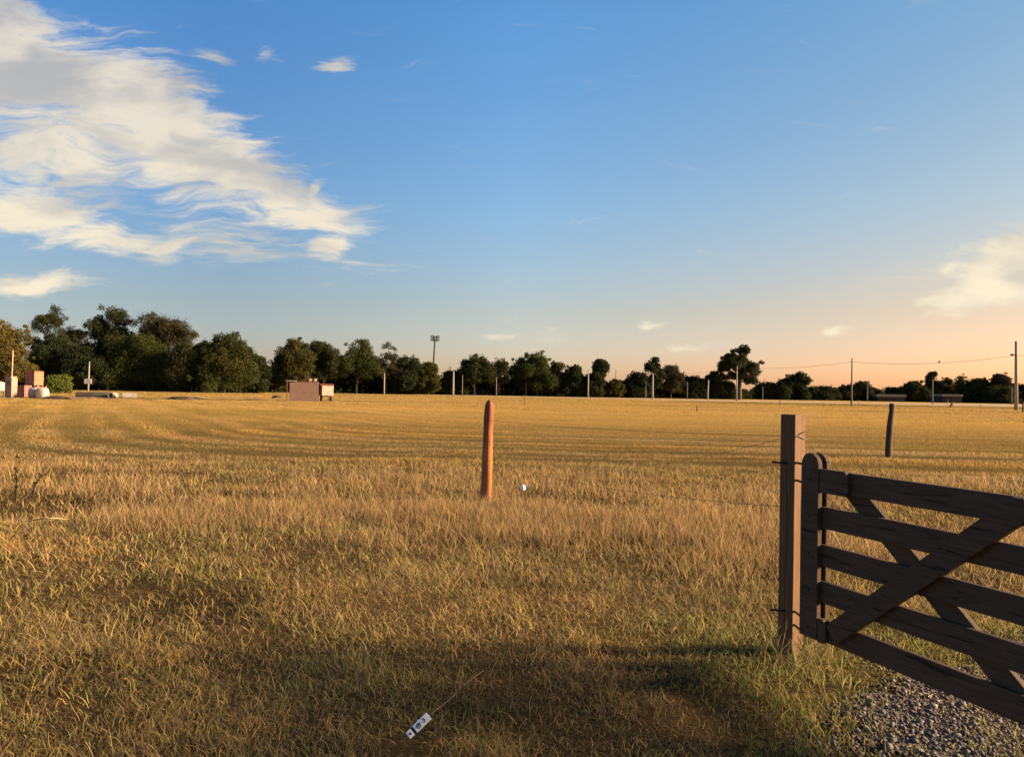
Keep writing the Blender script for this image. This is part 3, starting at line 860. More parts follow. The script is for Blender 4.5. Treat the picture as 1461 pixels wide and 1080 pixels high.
# ------------------------------------------------------------------ trees
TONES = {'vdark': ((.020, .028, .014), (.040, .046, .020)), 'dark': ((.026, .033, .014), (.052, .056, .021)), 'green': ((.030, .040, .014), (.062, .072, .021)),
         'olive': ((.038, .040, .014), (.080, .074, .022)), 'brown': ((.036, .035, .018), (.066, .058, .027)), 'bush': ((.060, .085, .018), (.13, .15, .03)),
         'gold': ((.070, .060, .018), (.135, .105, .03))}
def make_tree(name, px, wpx, top, Y, style, tone, label, seed, cat='tree', bark=None, patch=None, group='trees along the far edge of the field'):
    rs = np.random.default_rng(seed)
    foot = at(px, hor(px), Y); base = Vector((foot.x, foot.y, 0))
    H = at(px, top, Y).z
    Wd = 1.12 * wpx / F * Y
    t = thing(name, base, label, cat, group)
    bark = bark or M_trunk
    rx = Wd / 2
    # the crown is several uneven lobes, each a handful of leaf clumps on its upper shell
    # style: lobes, crown bottom, clump size, clumps per lobe, leaf fill, side spread
    nl, zlo, rc, per, fill, sprd = {'dense': (16, .0, .14, 9, 1.0, 1.0), 'dome': (12, .02, .15, 9, 1.0, .9), 'round': (13, .06, .125, 9, .85, .95), 'open': (13, .14, .105, 8, .62, 1.05),
        'airy': (15, .26, .085, 7, .30, 1.05), 'layered': (15, .12, .10, 8, .45, 1.05), 'mushroom': (5, .50, .18, 8, 1.0, .8), 'umbrella': (8, .50, .11, 8, .5, 1.0),
        'conifer': (10, .04, .15, 7, .8, .7), 'eucalyptus': (14, .28, .08, 7, .8, 1.05), 'bush': (7, .0, .18, 9, 1.0, .9)}[style]
    cl = []; lobes = []
    for li in range(nl):
        if li == 0:
            f = 1.0
        elif style in ('dense', 'dome', 'bush'):
            f = rs.uniform(.12, .85)
        else:
            f = rs.uniform(.15, .92)
        lr = Wd * rs.uniform(.17, .27) * (1.15 if style in ('dense', 'dome', 'mushroom', 'bush') else .92)
        lz = min(lr * (rs.uniform(.8, 1.25) if style in ('airy', 'layered', 'open', 'eucalyptus') else rs.uniform(.6, .95)), H * .3)
        if style == 'conifer': env = 1 - .85 * f
        elif style in ('dense', 'bush', 'dome'): env = math.sqrt(max(.04, 1 - max(0, (f - .3) / .75) ** 2))
        elif style in ('umbrella', 'mushroom'): env = .9 - .5 * f
        else: env = math.sqrt(max(.05, 1 - (abs(f - .5) / .58) ** 2))
        a = (li % 2) * math.pi + rs.normal(0, .9)
        q = rs.uniform(.45, 1) * max(0, rx * env * sprd - lr) if li else rs.uniform(0, .25) * rx
        cz = H * zlo + (H - lz - H * zlo) * f
        lobes.append((np.array([q * math.cos(a), q * math.sin(a), max(cz, lz * .6)]), lr, lz))
    for (c, lr, lz) in lobes:
        for _ in range(per):
            d = rs.normal(0, 1, 3); d /= np.linalg.norm(d); d[2] = abs(d[2]) * 1.3 - .35
            r = Wd * rc * rs.uniform(.6, 1.3)
            p = c + d * np.array([lr, lr, lz]) * rs.uniform(.55, 1.0)
            if p[2] + r * .6 > H: p[2] = H - r * .6
            cl.append((p, r))
    nmain = len(cl)
    for _ in range(46 if style in ('dense', 'dome', 'round') else 34):
        c, lr, lz = lobes[rs.integers(0, len(lobes))]
        d = rs.normal(0, 1, 3); d /= np.linalg.norm(d); d[2] = abs(d[2])
        p = c + d * np.array([lr, lr, lz]) * rs.uniform(1.0, 1.18 if style in ('eucalyptus', 'mushroom', 'umbrella') else 1.42)
        if p[2] < H * 1.04: cl.append((p, Wd * rs.uniform(.03, .06)))
    # trunk and limbs
    tr = max(.10, .022 * H)
    mb = MB()
    lean = rs.uniform(-.05, .05) * H
    hz = H * max(.35, zlo + .15)
    if style == 'eucalyptus': hz = H * .8; tr = .034 * H
    mb.tube([base + Vector((0, 0, -.3)), base + Vector((lean * .2, 0, hz * .4)), base + Vector((lean * .6, 0, hz * .75)), base + Vector((lean, 0, hz))], [tr * 1.25, tr, tr * .8, tr * .45], 8)
    for i, (c, lr, lz) in enumerate(lobes):
        s0 = min(rs.uniform(.35, .95) * hz, c[2] * .9)
        a0 = base + Vector((lean * s0 / hz, 0, s0)); a2 = base + Vector(c)
        mid = a0.lerp(a2, .5) + Vector((rs.uniform(-.1, .1) * Wd, rs.uniform(-.1, .1) * Wd, -abs(a2.z - a0.z) * .08))
        mb.tube([a0, mid, a2], [tr * .5, tr * .36, tr * .2], 5)
        for (p, r) in cl[i * per:(i + 1) * per]:
            mb.tube([a2, a2.lerp(base + Vector(p), .6) + Vector((0, 0, r * .15)), base + Vector(p)], [tr * .2, tr * .14, tr * .06], 4)
    mb.build('trunk', bark, t)
    # leaves
    c1, c2 = (np.array(c) for c in TONES[tone])
    pxm = F / Y * .7                                     # render pixels per metre
    ls = max(.16, 1.2 / pxm) * (.85 if style in ('airy', 'umbrella', 'open') else 1.0)
    V, C = [], []
    for (p, r) in cl:
        m = int(np.clip(9.0 * (fill + .12) * (r / ls) ** 2 * 3.2, 14, 700))
        d = rs.normal(0, 1, (m, 3)); d /= np.linalg.norm(d, axis=1)[:, None]
        rad = r * rs.uniform(.15, 1.0, m) ** .5 * (1 + .22 * np.sin(d[:, 0] * 5 + p[0]) * np.sin(d[:, 2] * 6 + p[2]))
        q = p + d * rad[:, None] * np.array([1, 1, .62 if style == 'umbrella' else .85])
        # stray sprays
        st = rs.uniform(0, 1, m) < (.28 if style in ('airy', 'layered', 'open') else .14)
        q = q + st[:, None] * d * r * rs.uniform(.05, .5 if style in ('airy', 'layered', 'open') else .28, (m, 1))
        q[:, 2] = np.maximum(q[:, 2], .1)
        e1 = rs.normal(0, 1, (m, 3)); e1 /= np.linalg.norm(e1, axis=1)[:, None]
        e2 = np.cross(e1, rs.normal(0, 1, (m, 3))); e2 /= np.linalg.norm(e2, axis=1)[:, None]
        s1 = ls * rs.uniform(.55, 1.25, (m, 1)) * .62; s2 = s1 * rs.uniform(.45, .9, (m, 1))
        quad = np.stack([q - e1 * s1, q - e2 * s2, q + e1 * s1, q + e2 * s2], 1)
        cm = rs.uniform(0, 1)
        tone_ = c1 + (c2 - c1) * np.clip(cm * .7 + rs.uniform(-.15, .45, (m, 1)), 0, 1)
        if patch is not None:  # sunlit spot on the crown, put into the leaf colours
            g1 = np.array(TONES['gold'][0]); k = np.exp(-np.sum(((p - np.array(patch) * np.array([rx, rx, H])) / (.45 * rx)) ** 2))
            tone_ = tone_ * (1 - k) + g1 * k
        V.append(quad.reshape(-1, 3)); C.append(np.repeat(tone_, 4, 0))
    V = np.concatenate(V); C = np.concatenate(C)
    T = np.arange(len(V)).reshape(-1, 4)
    np_mesh('crown', V, T, M_leaf, C, t)
    return t

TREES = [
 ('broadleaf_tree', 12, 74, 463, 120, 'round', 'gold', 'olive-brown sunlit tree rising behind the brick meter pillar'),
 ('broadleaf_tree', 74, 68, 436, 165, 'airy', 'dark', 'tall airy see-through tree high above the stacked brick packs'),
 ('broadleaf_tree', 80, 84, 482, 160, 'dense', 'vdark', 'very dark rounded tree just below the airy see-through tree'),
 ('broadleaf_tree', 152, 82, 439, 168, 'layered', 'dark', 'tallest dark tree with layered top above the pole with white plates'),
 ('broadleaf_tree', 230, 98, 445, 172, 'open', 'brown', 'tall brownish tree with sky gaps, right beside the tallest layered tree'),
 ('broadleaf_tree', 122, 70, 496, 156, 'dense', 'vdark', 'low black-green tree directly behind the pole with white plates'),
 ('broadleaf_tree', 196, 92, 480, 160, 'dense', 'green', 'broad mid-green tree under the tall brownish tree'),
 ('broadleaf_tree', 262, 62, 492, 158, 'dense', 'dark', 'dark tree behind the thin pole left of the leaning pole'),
 ('broadleaf_tree', 320, 96, 476, 160, 'dense', 'green', 'broad domed green tree with a painted sunlit patch behind the leaning pole'),
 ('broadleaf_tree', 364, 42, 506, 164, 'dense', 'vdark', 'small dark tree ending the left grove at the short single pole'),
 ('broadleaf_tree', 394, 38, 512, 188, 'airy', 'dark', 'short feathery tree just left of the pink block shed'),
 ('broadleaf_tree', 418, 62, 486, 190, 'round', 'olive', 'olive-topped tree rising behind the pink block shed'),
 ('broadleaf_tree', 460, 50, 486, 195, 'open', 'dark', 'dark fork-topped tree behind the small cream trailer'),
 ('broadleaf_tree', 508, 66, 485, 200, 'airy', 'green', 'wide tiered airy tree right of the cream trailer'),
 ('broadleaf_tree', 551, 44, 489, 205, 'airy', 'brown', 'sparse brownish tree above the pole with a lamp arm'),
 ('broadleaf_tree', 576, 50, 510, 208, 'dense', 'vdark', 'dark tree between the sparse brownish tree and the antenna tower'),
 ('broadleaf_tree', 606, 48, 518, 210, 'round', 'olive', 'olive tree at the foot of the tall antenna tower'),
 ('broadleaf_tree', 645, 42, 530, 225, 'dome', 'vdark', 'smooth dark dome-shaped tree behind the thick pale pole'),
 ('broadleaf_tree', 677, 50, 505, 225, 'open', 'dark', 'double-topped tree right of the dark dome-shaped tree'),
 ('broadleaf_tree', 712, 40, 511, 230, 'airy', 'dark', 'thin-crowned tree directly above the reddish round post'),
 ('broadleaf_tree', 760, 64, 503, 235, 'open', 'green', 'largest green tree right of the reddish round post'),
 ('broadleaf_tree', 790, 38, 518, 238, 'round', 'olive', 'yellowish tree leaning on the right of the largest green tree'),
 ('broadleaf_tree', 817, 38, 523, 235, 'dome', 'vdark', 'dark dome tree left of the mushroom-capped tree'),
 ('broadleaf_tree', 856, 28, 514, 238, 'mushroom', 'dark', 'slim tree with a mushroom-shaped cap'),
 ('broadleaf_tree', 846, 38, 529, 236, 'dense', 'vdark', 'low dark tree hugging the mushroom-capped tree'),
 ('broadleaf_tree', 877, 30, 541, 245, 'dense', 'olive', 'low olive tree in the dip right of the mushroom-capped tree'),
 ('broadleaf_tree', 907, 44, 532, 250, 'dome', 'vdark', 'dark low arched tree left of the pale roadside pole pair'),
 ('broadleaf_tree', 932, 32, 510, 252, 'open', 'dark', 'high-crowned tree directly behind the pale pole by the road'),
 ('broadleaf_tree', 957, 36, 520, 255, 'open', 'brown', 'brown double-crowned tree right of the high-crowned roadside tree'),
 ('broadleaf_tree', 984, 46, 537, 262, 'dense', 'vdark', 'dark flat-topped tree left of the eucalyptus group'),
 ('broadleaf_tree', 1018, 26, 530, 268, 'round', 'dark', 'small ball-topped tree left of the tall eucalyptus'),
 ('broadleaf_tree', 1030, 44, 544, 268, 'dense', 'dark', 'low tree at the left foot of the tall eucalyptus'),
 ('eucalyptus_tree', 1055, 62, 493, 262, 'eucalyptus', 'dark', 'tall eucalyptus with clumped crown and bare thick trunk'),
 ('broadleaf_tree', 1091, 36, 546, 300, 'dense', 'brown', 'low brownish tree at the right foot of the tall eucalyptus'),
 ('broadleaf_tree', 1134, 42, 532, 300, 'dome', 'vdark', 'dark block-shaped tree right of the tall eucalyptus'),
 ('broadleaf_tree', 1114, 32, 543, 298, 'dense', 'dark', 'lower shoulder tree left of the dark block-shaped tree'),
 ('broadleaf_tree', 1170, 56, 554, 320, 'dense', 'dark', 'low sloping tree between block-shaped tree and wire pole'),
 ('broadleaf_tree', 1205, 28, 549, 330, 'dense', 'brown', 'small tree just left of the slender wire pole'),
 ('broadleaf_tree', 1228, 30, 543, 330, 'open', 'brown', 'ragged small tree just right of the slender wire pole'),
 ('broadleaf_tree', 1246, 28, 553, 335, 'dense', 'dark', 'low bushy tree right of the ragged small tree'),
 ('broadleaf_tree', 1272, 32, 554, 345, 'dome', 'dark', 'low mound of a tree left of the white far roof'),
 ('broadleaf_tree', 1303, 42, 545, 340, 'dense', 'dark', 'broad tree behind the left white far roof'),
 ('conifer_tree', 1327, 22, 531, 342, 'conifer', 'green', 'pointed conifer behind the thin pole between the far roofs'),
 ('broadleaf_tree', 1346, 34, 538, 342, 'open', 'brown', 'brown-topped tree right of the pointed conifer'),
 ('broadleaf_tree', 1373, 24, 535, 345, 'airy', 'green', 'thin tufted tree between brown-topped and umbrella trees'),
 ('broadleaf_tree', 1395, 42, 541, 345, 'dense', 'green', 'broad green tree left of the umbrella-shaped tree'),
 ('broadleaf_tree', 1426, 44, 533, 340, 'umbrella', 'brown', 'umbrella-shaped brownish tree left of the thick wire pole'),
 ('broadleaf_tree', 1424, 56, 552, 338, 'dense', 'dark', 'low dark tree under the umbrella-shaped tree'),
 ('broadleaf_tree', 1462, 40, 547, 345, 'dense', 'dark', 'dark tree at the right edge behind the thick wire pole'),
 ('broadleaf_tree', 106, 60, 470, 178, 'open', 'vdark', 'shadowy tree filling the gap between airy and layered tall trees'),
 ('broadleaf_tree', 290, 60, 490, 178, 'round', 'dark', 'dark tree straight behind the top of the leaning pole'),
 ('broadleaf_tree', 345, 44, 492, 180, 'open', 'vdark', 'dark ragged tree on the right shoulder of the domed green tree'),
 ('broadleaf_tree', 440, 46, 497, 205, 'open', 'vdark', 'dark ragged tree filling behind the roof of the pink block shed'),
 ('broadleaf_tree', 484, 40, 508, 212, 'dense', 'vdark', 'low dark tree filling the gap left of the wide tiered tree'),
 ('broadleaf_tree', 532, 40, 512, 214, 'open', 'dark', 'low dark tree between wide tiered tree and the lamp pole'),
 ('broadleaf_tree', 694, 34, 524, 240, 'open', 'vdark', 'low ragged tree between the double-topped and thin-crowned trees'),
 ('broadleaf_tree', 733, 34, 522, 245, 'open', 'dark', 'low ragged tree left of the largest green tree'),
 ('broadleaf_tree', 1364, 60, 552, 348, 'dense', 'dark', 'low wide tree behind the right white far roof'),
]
for i, a in enumerate(TREES):
    px, wpx, top, Y, style, tone, label = a[1:]
    make_tree(a[0], px, wpx, top, Y, style, tone, label, 100 + i, bark=M_trunkp if style == 'eucalyptus' else None,
              patch=(.35, -.6, .62) if i == 8 else None)
make_tree('bush', 81, 42, 537, 112, 'bush', 'bush', 'bright green rounded bush right of the stacked brick packs', 77, cat='bush', group=None)

def undergrowth():
    """the wood's edge below the crowns: a mass of leaves nobody could count"""
    rs = np.random.default_rng(3)
    knots = [(-40, 175, 4.5), (60, 172, 5.5), (200, 176, 6), (330, 172, 5), (380, 190, 4.5), (450, 205, 5), (560, 215, 5.5), (640, 232, 4.2), (720, 238, 5), (800, 245, 5),
             (880, 252, 4.2), (960, 262, 5), (1030, 275, 4.2), (1100, 310, 4.5), (1170, 330, 4.2), (1260, 350, 3.6), (1340, 355, 4.6), (1470, 352, 4.6), (1560, 350, 4.5)]
    kp = np.array(knots)
    n = 110000
    px = rs.uniform(-60, 1540, n)
    Y = np.interp(px, kp[:, 0], kp[:, 1]) + rs.normal(0, 3.0, n) + 2
    H = np.interp(px, kp[:, 0], kp[:, 2]) * (.35 + 1.35 * fbm(px, Y * 0, 12, 5, 4))
    X = (px - 730.5) / F * Y
    z = H * rs.uniform(0, 1, n) ** 1.15
    q = np.stack([X, Y, z], -1)
    e1 = rs.normal(0, 1, (n, 3)); e1 /= np.linalg.norm(e1, axis=1)[:, None]
    e2 = np.cross(e1, rs.normal(0, 1, (n, 3))); e2 /= np.linalg.norm(e2, axis=1)[:, None]
    s = rs.uniform(.18, .55, (n, 1))
    V = np.stack([q - e1 * s, q - e2 * s * .7, q + e1 * s, q + e2 * s * .7], 1).reshape(-1, 3)
    a, b = np.array(TONES['vdark'][0]), np.array(TONES['dark'][1])
    C = a + (b - a) * np.clip(fbm(px, z * 6, 9, 2) * 1.2 - .2 + rs.uniform(-.2, .2, n), 0, 1)[:, None]
    o = np_mesh('undergrowth', V, np.arange(len(V)).reshape(-1, 4), M_leaf, np.repeat(C, 4, 0))
    tag(o, 'dark mass of undergrowth along the foot of the trees', 'undergrowth', kind='stuff')
undergrowth()

# ------------------------------------------------------------------ poles, wires, tower
def pole(px, top, Y, r, m, label, lean=0.0, name='utility_pole', extra=None, group='poles along the far field edge'):
    f = at(px, hor(px), Y); b = Vector((f.x, f.y, 0))
    H = at(px, top, Y).z
    t = thing(name, b, label, 'pole', group)
    MB().tube([b + Vector((0, 0, -.3)), b + Vector((lean * .5, 0, H * .5)), b + Vector((lean, 0, H))], [r * 1.25, r, r * .75], 10).build('shaft', m, t, smooth=True)
    if extra: extra(t, b, H)
    return b, H
def ex_arm(dx, dz=0):
    def f(t, b, H):
        MB().tube([b + Vector((0, 0, H - .25)), b + Vector((dx * .6, 0, H + dz * .7)), b + Vector((dx, 0, H + dz))], .06, 6).build('lamp_arm', M_concd, t)
        MB().box(b.x + dx - .45, b.x + dx + .15, b.y - .15, b.y + .15, H + dz - .1, H + dz + .08).build('lamp_head', M_concd, t, .03)
    return f
def ex_ins(t, b, H):
    z = H - .35
    MB().box(b.x - .75, b.x + .75, b.y - .07, b.y + .07, z - .07, z + .07).build('crossarm', M_timber, t)
    for dx in (-.65, 0.25, .65):
        MB().tube([(b.x + dx, b.y, z + .07), (b.x + dx, b.y, z + .17), (b.x + dx, b.y, z + .3)], [.04, .09, .03], 7).build('insulator', M_conc, t)
def ex_bracket(t, b, H):
    z = at(1450, 507, 125).z
    MB().tube([(b.x - .1, b.y - .1, z), (b.x - .8, b.y - .2, z + .1)], .05, 6).build('bracket', M_iron, t)
    MB().ball((b.x - .85, b.y - .2, z + .06), (.3, .16, .18), 8, 6).build('clamp', M_iron, t)
def ex_plates(t, b, H):
    for s in (-1, 1):
        MB().box(b.x + s * .36 - .30, b.x + s * .36 + .30, b.y - .16, b.y - .11, 1.25 + .1, 2.1 + .1).build('plate', M_white, t, .03)
pole(126, 516, 140, .13, M_conc, 'pole carrying two small white plates in front of the darkest trees', .1, extra=ex_plates)
pole(273, 527, 170, .10, M_conc, 'short thin pole left of the tall leaning pole')
pole(291, 501, 168, .18, M_conc, 'tall leaning grey pole in front of the left grove', .75)
pole(361.5, 523, 172, .13, M_concd, 'single short grey pole at the right end of the left grove', .1)
pole(548, 532, 200, .17, M_conc, 'pole with a lamp arm reaching left below the sparse brownish tree', extra=ex_arm(-2.2, .15))
pole(646.5, 530, 200, .26, M_conc, 'thick pale pole right of the antenna tower')
pole(659.5, 535, 206, .13, M_concd, 'greenish grey pole just right of the thick pale pole')
pole(708, 538, 214, .16, M_concd, 'grey pole rising directly behind the reddish round post')
pole(750.5, 540, 232, .14, M_concd, 'shorter grey pole of the pair at the largest green tree')
pole(767, 527, 234, .20, M_concd, 'taller grey pole of the pair at the largest green tree')
pole(839, 527, 222, .19, M_conc, 'bright pale pole left of the mushroom-capped tree')
pole(842.5, 542, 240, .13, M_concd, 'thin pole close against the bright pale pole')
pole(877, 528, 246, .12, M_timber, 'thin dark pole in the dip right of the mushroom-capped tree', .3)
pole(921, 545, 246, .16, M_concd, 'shorter dim pole left of the pale roadside pole')
pole(931, 533, 212, .24, M_conc, 'pale roadside pole with a short crossarm under the high-crowned tree', extra=ex_ins)
pole(980.5, 545, 232, .16, M_concd, 'grey pole between the brown double-crowned tree and flat-topped tree')
pole(1009.5, 542, 232, .22, M_conc, 'bright white pole left of the tall eucalyptus', .2)
pole(1041.5, 551, 290, .16, M_concd, 'faint thin pole at the left foot of the eucalyptus')
bC = pole(1051, 522, 205, .15, M_conc, 'slim white pole in front of the eucalyptus trunk')
pole(1088, 552, 290, .16, M_concd, 'faint pole right of the eucalyptus trunk')
bA = pole(1215, 511, 154, .15, M_concd, 'slender tall wire pole against the sunset sky')
pole(1237.5, 545, 290, .18, M_concd, 'short far pole right of the slender wire pole')
pole(1330.5, 541, 235, .18, M_concd, 'thin grey pole in front of the pointed conifer')
bB = pole(1450, 487, 125, .24, M_conc, 'thick tall concrete wire pole near the right edge', -.12, extra=ex_bracket)
pole(1443.5, 551, 290, .2, M_concd, 'faint far pole just left of the thick wire pole')

def cable(p0, p1, sag, label, n=24, r=.024):
    pts = [p0.lerp(p1, k / n) - Vector((0, 0, sag * 4 * (k / n) * (1 - k / n))) for k in range(n + 1)]
    tag(MB().tube(pts, r, 5).build('power_cable', M_cable), label, 'cable', 'power cables between the wire poles')
    return pts
pa = Vector((bA[0].x, bA[0].y, bA[1] - .7)); pb = Vector((bB[0].x - .1, bB[0].y, at(1450, 507, 125).z)); pc = Vector((bC[0].x, bC[0].y, bC[1] - .3))
span = cable(pa, pb, .85, 'sagging cable span from slender pole to the thick wire pole')
cable(pc, pa, .75, 'cable span from eucalyptus pole to the slender wire pole')
cable(Vector((at(931, 535, 212))), pc, .6, 'far cable span ending at the eucalyptus pole', r=.02)
cable(pb, Vector((pb.x + 34, pb.y - 22, pb.z + .3)), .7, 'cable leaving the thick wire pole past the right edge')
# bird on the cable
k = min(range(len(span)), key=lambda i: abs((span[i].x / span[i].y) * F + 730.5 - 1342))
bp = span[k]
bm_ = MB().tube([bp + Vector((-.26, 0, .06)), bp + Vector((-.12, 0, .14)), bp + Vector((0, 0, .22)), bp + Vector((.09, 0, .34)), bp + Vector((.15, 0, .43)), bp + Vector((.25, 0, .42))], [.02, .07, .12, .10, .075, .01], 9)
bm_.tube([bp + Vector((0, -.03, .14)), bp + Vector((.02, -.03, .02))], .015, 5).tube([bp + Vector((0, .03, .14)), bp + Vector((.02, .03, .02))], .015, 5)
tag(bm_.build('bird', M_bird, smooth=True), 'small dark bird perched on the sagging cable', 'bird')

def tower():
    Y = 380
    f = at(617.5, 556, Y); b = Vector((f.x, f.y, 0)); H = at(619, 478, Y).z
    t = thing('antenna_tower', b, 'tall slim antenna tower with a ring of panels on top', 'tower')
    MB().tube([b, b + Vector((.3, 0, H * .5)), b + Vector((.55, 0, H - 1.2))], [.75, .6, .42], 12).build('mast', M_steel, t, smooth=True)
    c = b + Vector((.55, 0, 0))
    mb = MB()
    for z in (H - 2.6, H - .9):
        ring = [c + Vector((1.7 * math.cos(a * math.pi / 6), 1.7 * math.sin(a * math.pi / 6), z)) for a in range(13)]
        mb.tube(ring, .12, 5, False)
        for a in range(3):
            mb.tube([c + Vector((0, 0, z)), c + Vector((1.7 * math.cos(a * 2.094), 1.7 * math.sin(a * 2.094), z))], .1, 5)
    mb.build('platform', M_steel, t)
    for a in range(6):
        q = c + Vector((1.85 * math.cos(a * 1.047 + .2), 1.85 * math.sin(a * 1.047 + .2), 0))
        MB().box(q.x - .22, q.x + .22, q.y - .15, q.y + .15, H - 3.0, H - .2).build('antenna_panel', M_steel, t, .04)
tower()
def mast():
    Y = 255
    f = at(641.5, 556, Y); b = Vector((f.x, f.y, 0)); H = at(642, 517, Y).z
    t = thing('radio_mast', b, 'very thin lattice radio mast left of the thick pale pole', 'mast')
    mb = MB()
    legs = [Vector((.35 * math.cos(a), .35 * math.sin(a), 0)) for a in (0, 2.094, 4.189)]
    for l in legs:
        mb.tube([b + l, b + l * .5 + Vector((0, 0, H * .85))], .06, 5)
    for i in range(16):
        z0, z1 = H * .85 * i / 16, H * .85 * (i + 1) / 16
        for j in range(3):
            s0, s1 = 1 - .5 * i / 16, 1 - .5 * (i + 1) / 16
            mb.tube([b + legs[j] * s0 + Vector((0, 0, z0)), b + legs[(j + 1) % 3] * s1 + Vector((0, 0, z1))], .035, 4)
    mb.build('lattice', M_steel, t)
    MB().tube([b + Vector((0, 0, H * .8)), b + Vector((0, 0, H))], .06, 6).build('aerial', M_steel, t)
mast()

# ------------------------------------------------------------------ yard at the left
def yard():
    def B(px, Y):
        f = at(px, hor(px), Y); return Vector((f.x, f.y, 0))
    def zat(px, py, Y): return at(px, py, Y).z
    # meter pillar with mast
    Y = 75; b = B(16, Y); H = zat(16, 537, Y)
    t = thing('meter_pillar', b, 'brick meter pillar with a tall thin pipe mast at the left edge', 'pillar')
    M = Matrix.Translation(b) @ Matrix.Rotation(R(-26), 4, 'Z')
    MB().prism([(-.52, -.1), (.52, -.1), (.52, H - .18), (.38, H), (-.38, H), (-.52, H - .18)], -.28, .28, M).build('body', M_pillar, t, .02)
    MB().box(-.22, .22, -.31, -.282, H - .85, H - .45, M).build('meter_box', M_concd, t, .01)
    MB().tube([b + Vector((0, .05, H - .3)), b + Vector((.06, .05, zat(16, 500, Y)))], .055, 8).build('mast', M_cream, t)
    # white tank on legs, cut by the frame
    b = B(-3, 73); z0, z1 = zat(-3, 558, 73), zat(-3, 544, 73)
    t = thing('water_tank', b, 'white plastic tank on a low frame beside the brick meter pillar', 'tank')
    MB().tube([b + Vector((0, 0, z0)), b + Vector((0, 0, z0 + .06)), b + Vector((0, 0, z1 - .12)), b + Vector((0, 0, z1))], [.50, .56, .56, .22], 18).build('tank_body', M_bagd, t, smooth=True)
    for sx, sy in ((-1, -1), (1, -1), (1, 1), (-1, 1)):
        MB().box(b.x + sx * .36 - .04, b.x + sx * .36 + .04, b.y + sy * .36 - .04, b.y + sy * .36 + .04, -.1, z0).build('leg', M_concd, t)
    # brick packs
    def pack(px, Y, w, z0, z1, m, label, rz, dep=1.0, base=True):
        b = B(px, Y); b.z = z0
        t = thing('brick_pack', b, label, 'bricks', 'packs of bricks on pallets')
        M = Matrix.Translation(b) @ Matrix.Rotation(R(rz), 4, 'Z')
        h = z1 - z0
        mb = MB()
        for k in range(3):
            yk = -dep / 2 + .08 + k * (dep / 2 - .08)
            mb.box(-w / 2, w / 2, yk - .05, yk + .05, 0, .09, M)
        for k in range(6):
            xk = -w / 2 + .07 + k * (w - .14) / 5
            mb.box(xk - .06, xk + .06, -dep / 2, dep / 2, .0905, .115, M)
        mb.build('pallet', M_pallet, t)
        mb = MB()
        nl = max(2, int((h - .12) / .30))
        for k in range(nl):
            za = .118 + k * (h - .12) / nl; zb = .118 + (k + 1) * (h - .12) / nl - .055
            o = random.uniform(-.025, .025)
            mb.box(-w / 2 + .02 + o, w / 2 - .02 + o, -dep / 2 + .02, dep / 2 - .02, za, zb, M)
        mb.build('bricks', m, t, .008)
        for k in range(1, nl):
            za = .118 + k * (h - .12) / nl
            MB().box(-w / 2 + .01, w / 2 - .01, -dep / 2 + .005, dep / 2 - .005, za - .0545, za - .0005, M).build('layer_sheet', M_sheet, t)
        for f in (-.25, .25):
            mb = MB().box(f * w - .02, f * w + .02, -dep / 2 + .008, -dep / 2 + .016, .118, h + .004, M)
            mb.build('strap', M_rubber, t)
    Yp = 78
    zm = zat(36, 549, Yp)
    pack(34, Yp, 1.05, 0, zm, M_brickr, 'low purple-red brick pack in shade beside the meter pillar', -8)
    pack(51, Yp + 1.2, 1.35, 0, zat(51, 551, Yp + 1.2), M_brickr, 'bottom brick pack half hidden behind the cream bags', -22)
    pack(49, Yp + 1.2, 1.4, zat(51, 551, Yp + 1.2), zat(51, 529, Yp + 1.2), M_bricko, 'tall orange brick pack stacked on top, lit by sun', -24)
    # builder's bags
    def bag(px, Y, w, top, m, label, seed):
        b = B(px, Y); H = zat(px, top, Y)
        random.seed(seed)
        t = thing('builders_bag', b, label, 'bag', 'woven builders bags')
        mb = MB()
        n = 20
        rings = []
        for i, f in enumerate([0, .12, .4, .7, .9, 1.0]):
            bul = [.86, 1.02, 1.1, 1.04, .92, .6][i]
            rings.append([b + Vector((w / 2 * bul * math.copysign(abs(math.cos(a)) ** .55, math.cos(a)) * random.uniform(.95, 1.05), w / 2 * bul * math.copysign(abs(math.sin(a)) ** .55, math.sin(a)), f * H * random.uniform(.97, 1.03))) for a in [2 * math.pi * k / n for k in range(n)]])
        vs = [v for r in rings for v in r]
        fs = [(i * n + k, i * n + (k + 1) % n, (i + 1) * n + (k + 1) % n, (i + 1) * n + k) for i in range(5) for k in range(n)]
        fs += [tuple(range(n))[::-1], tuple(range(5 * n, 6 * n))]
        mb.add(vs, fs).build('bag_body', m, t, smooth=True)
        for sx in (-1, 1):
            p = b + Vector((sx * w * .38, -w * .2, H * .95))
            MB().tube([p, p + Vector((sx * .06, 0, .16)), p + Vector((sx * .02, .12, .20)), p + Vector((0, .2, 0))], .03, 6).build('handle', m, t)
    bag(49.5, 75.5, .85, 553, M_bagd, 'greyish woven bag between purple bricks and the cream bag', 3)
    bag(61, 75, .92, 553.5, M_bag, 'cream woven bag brightly lit in front of the green bush', 4)
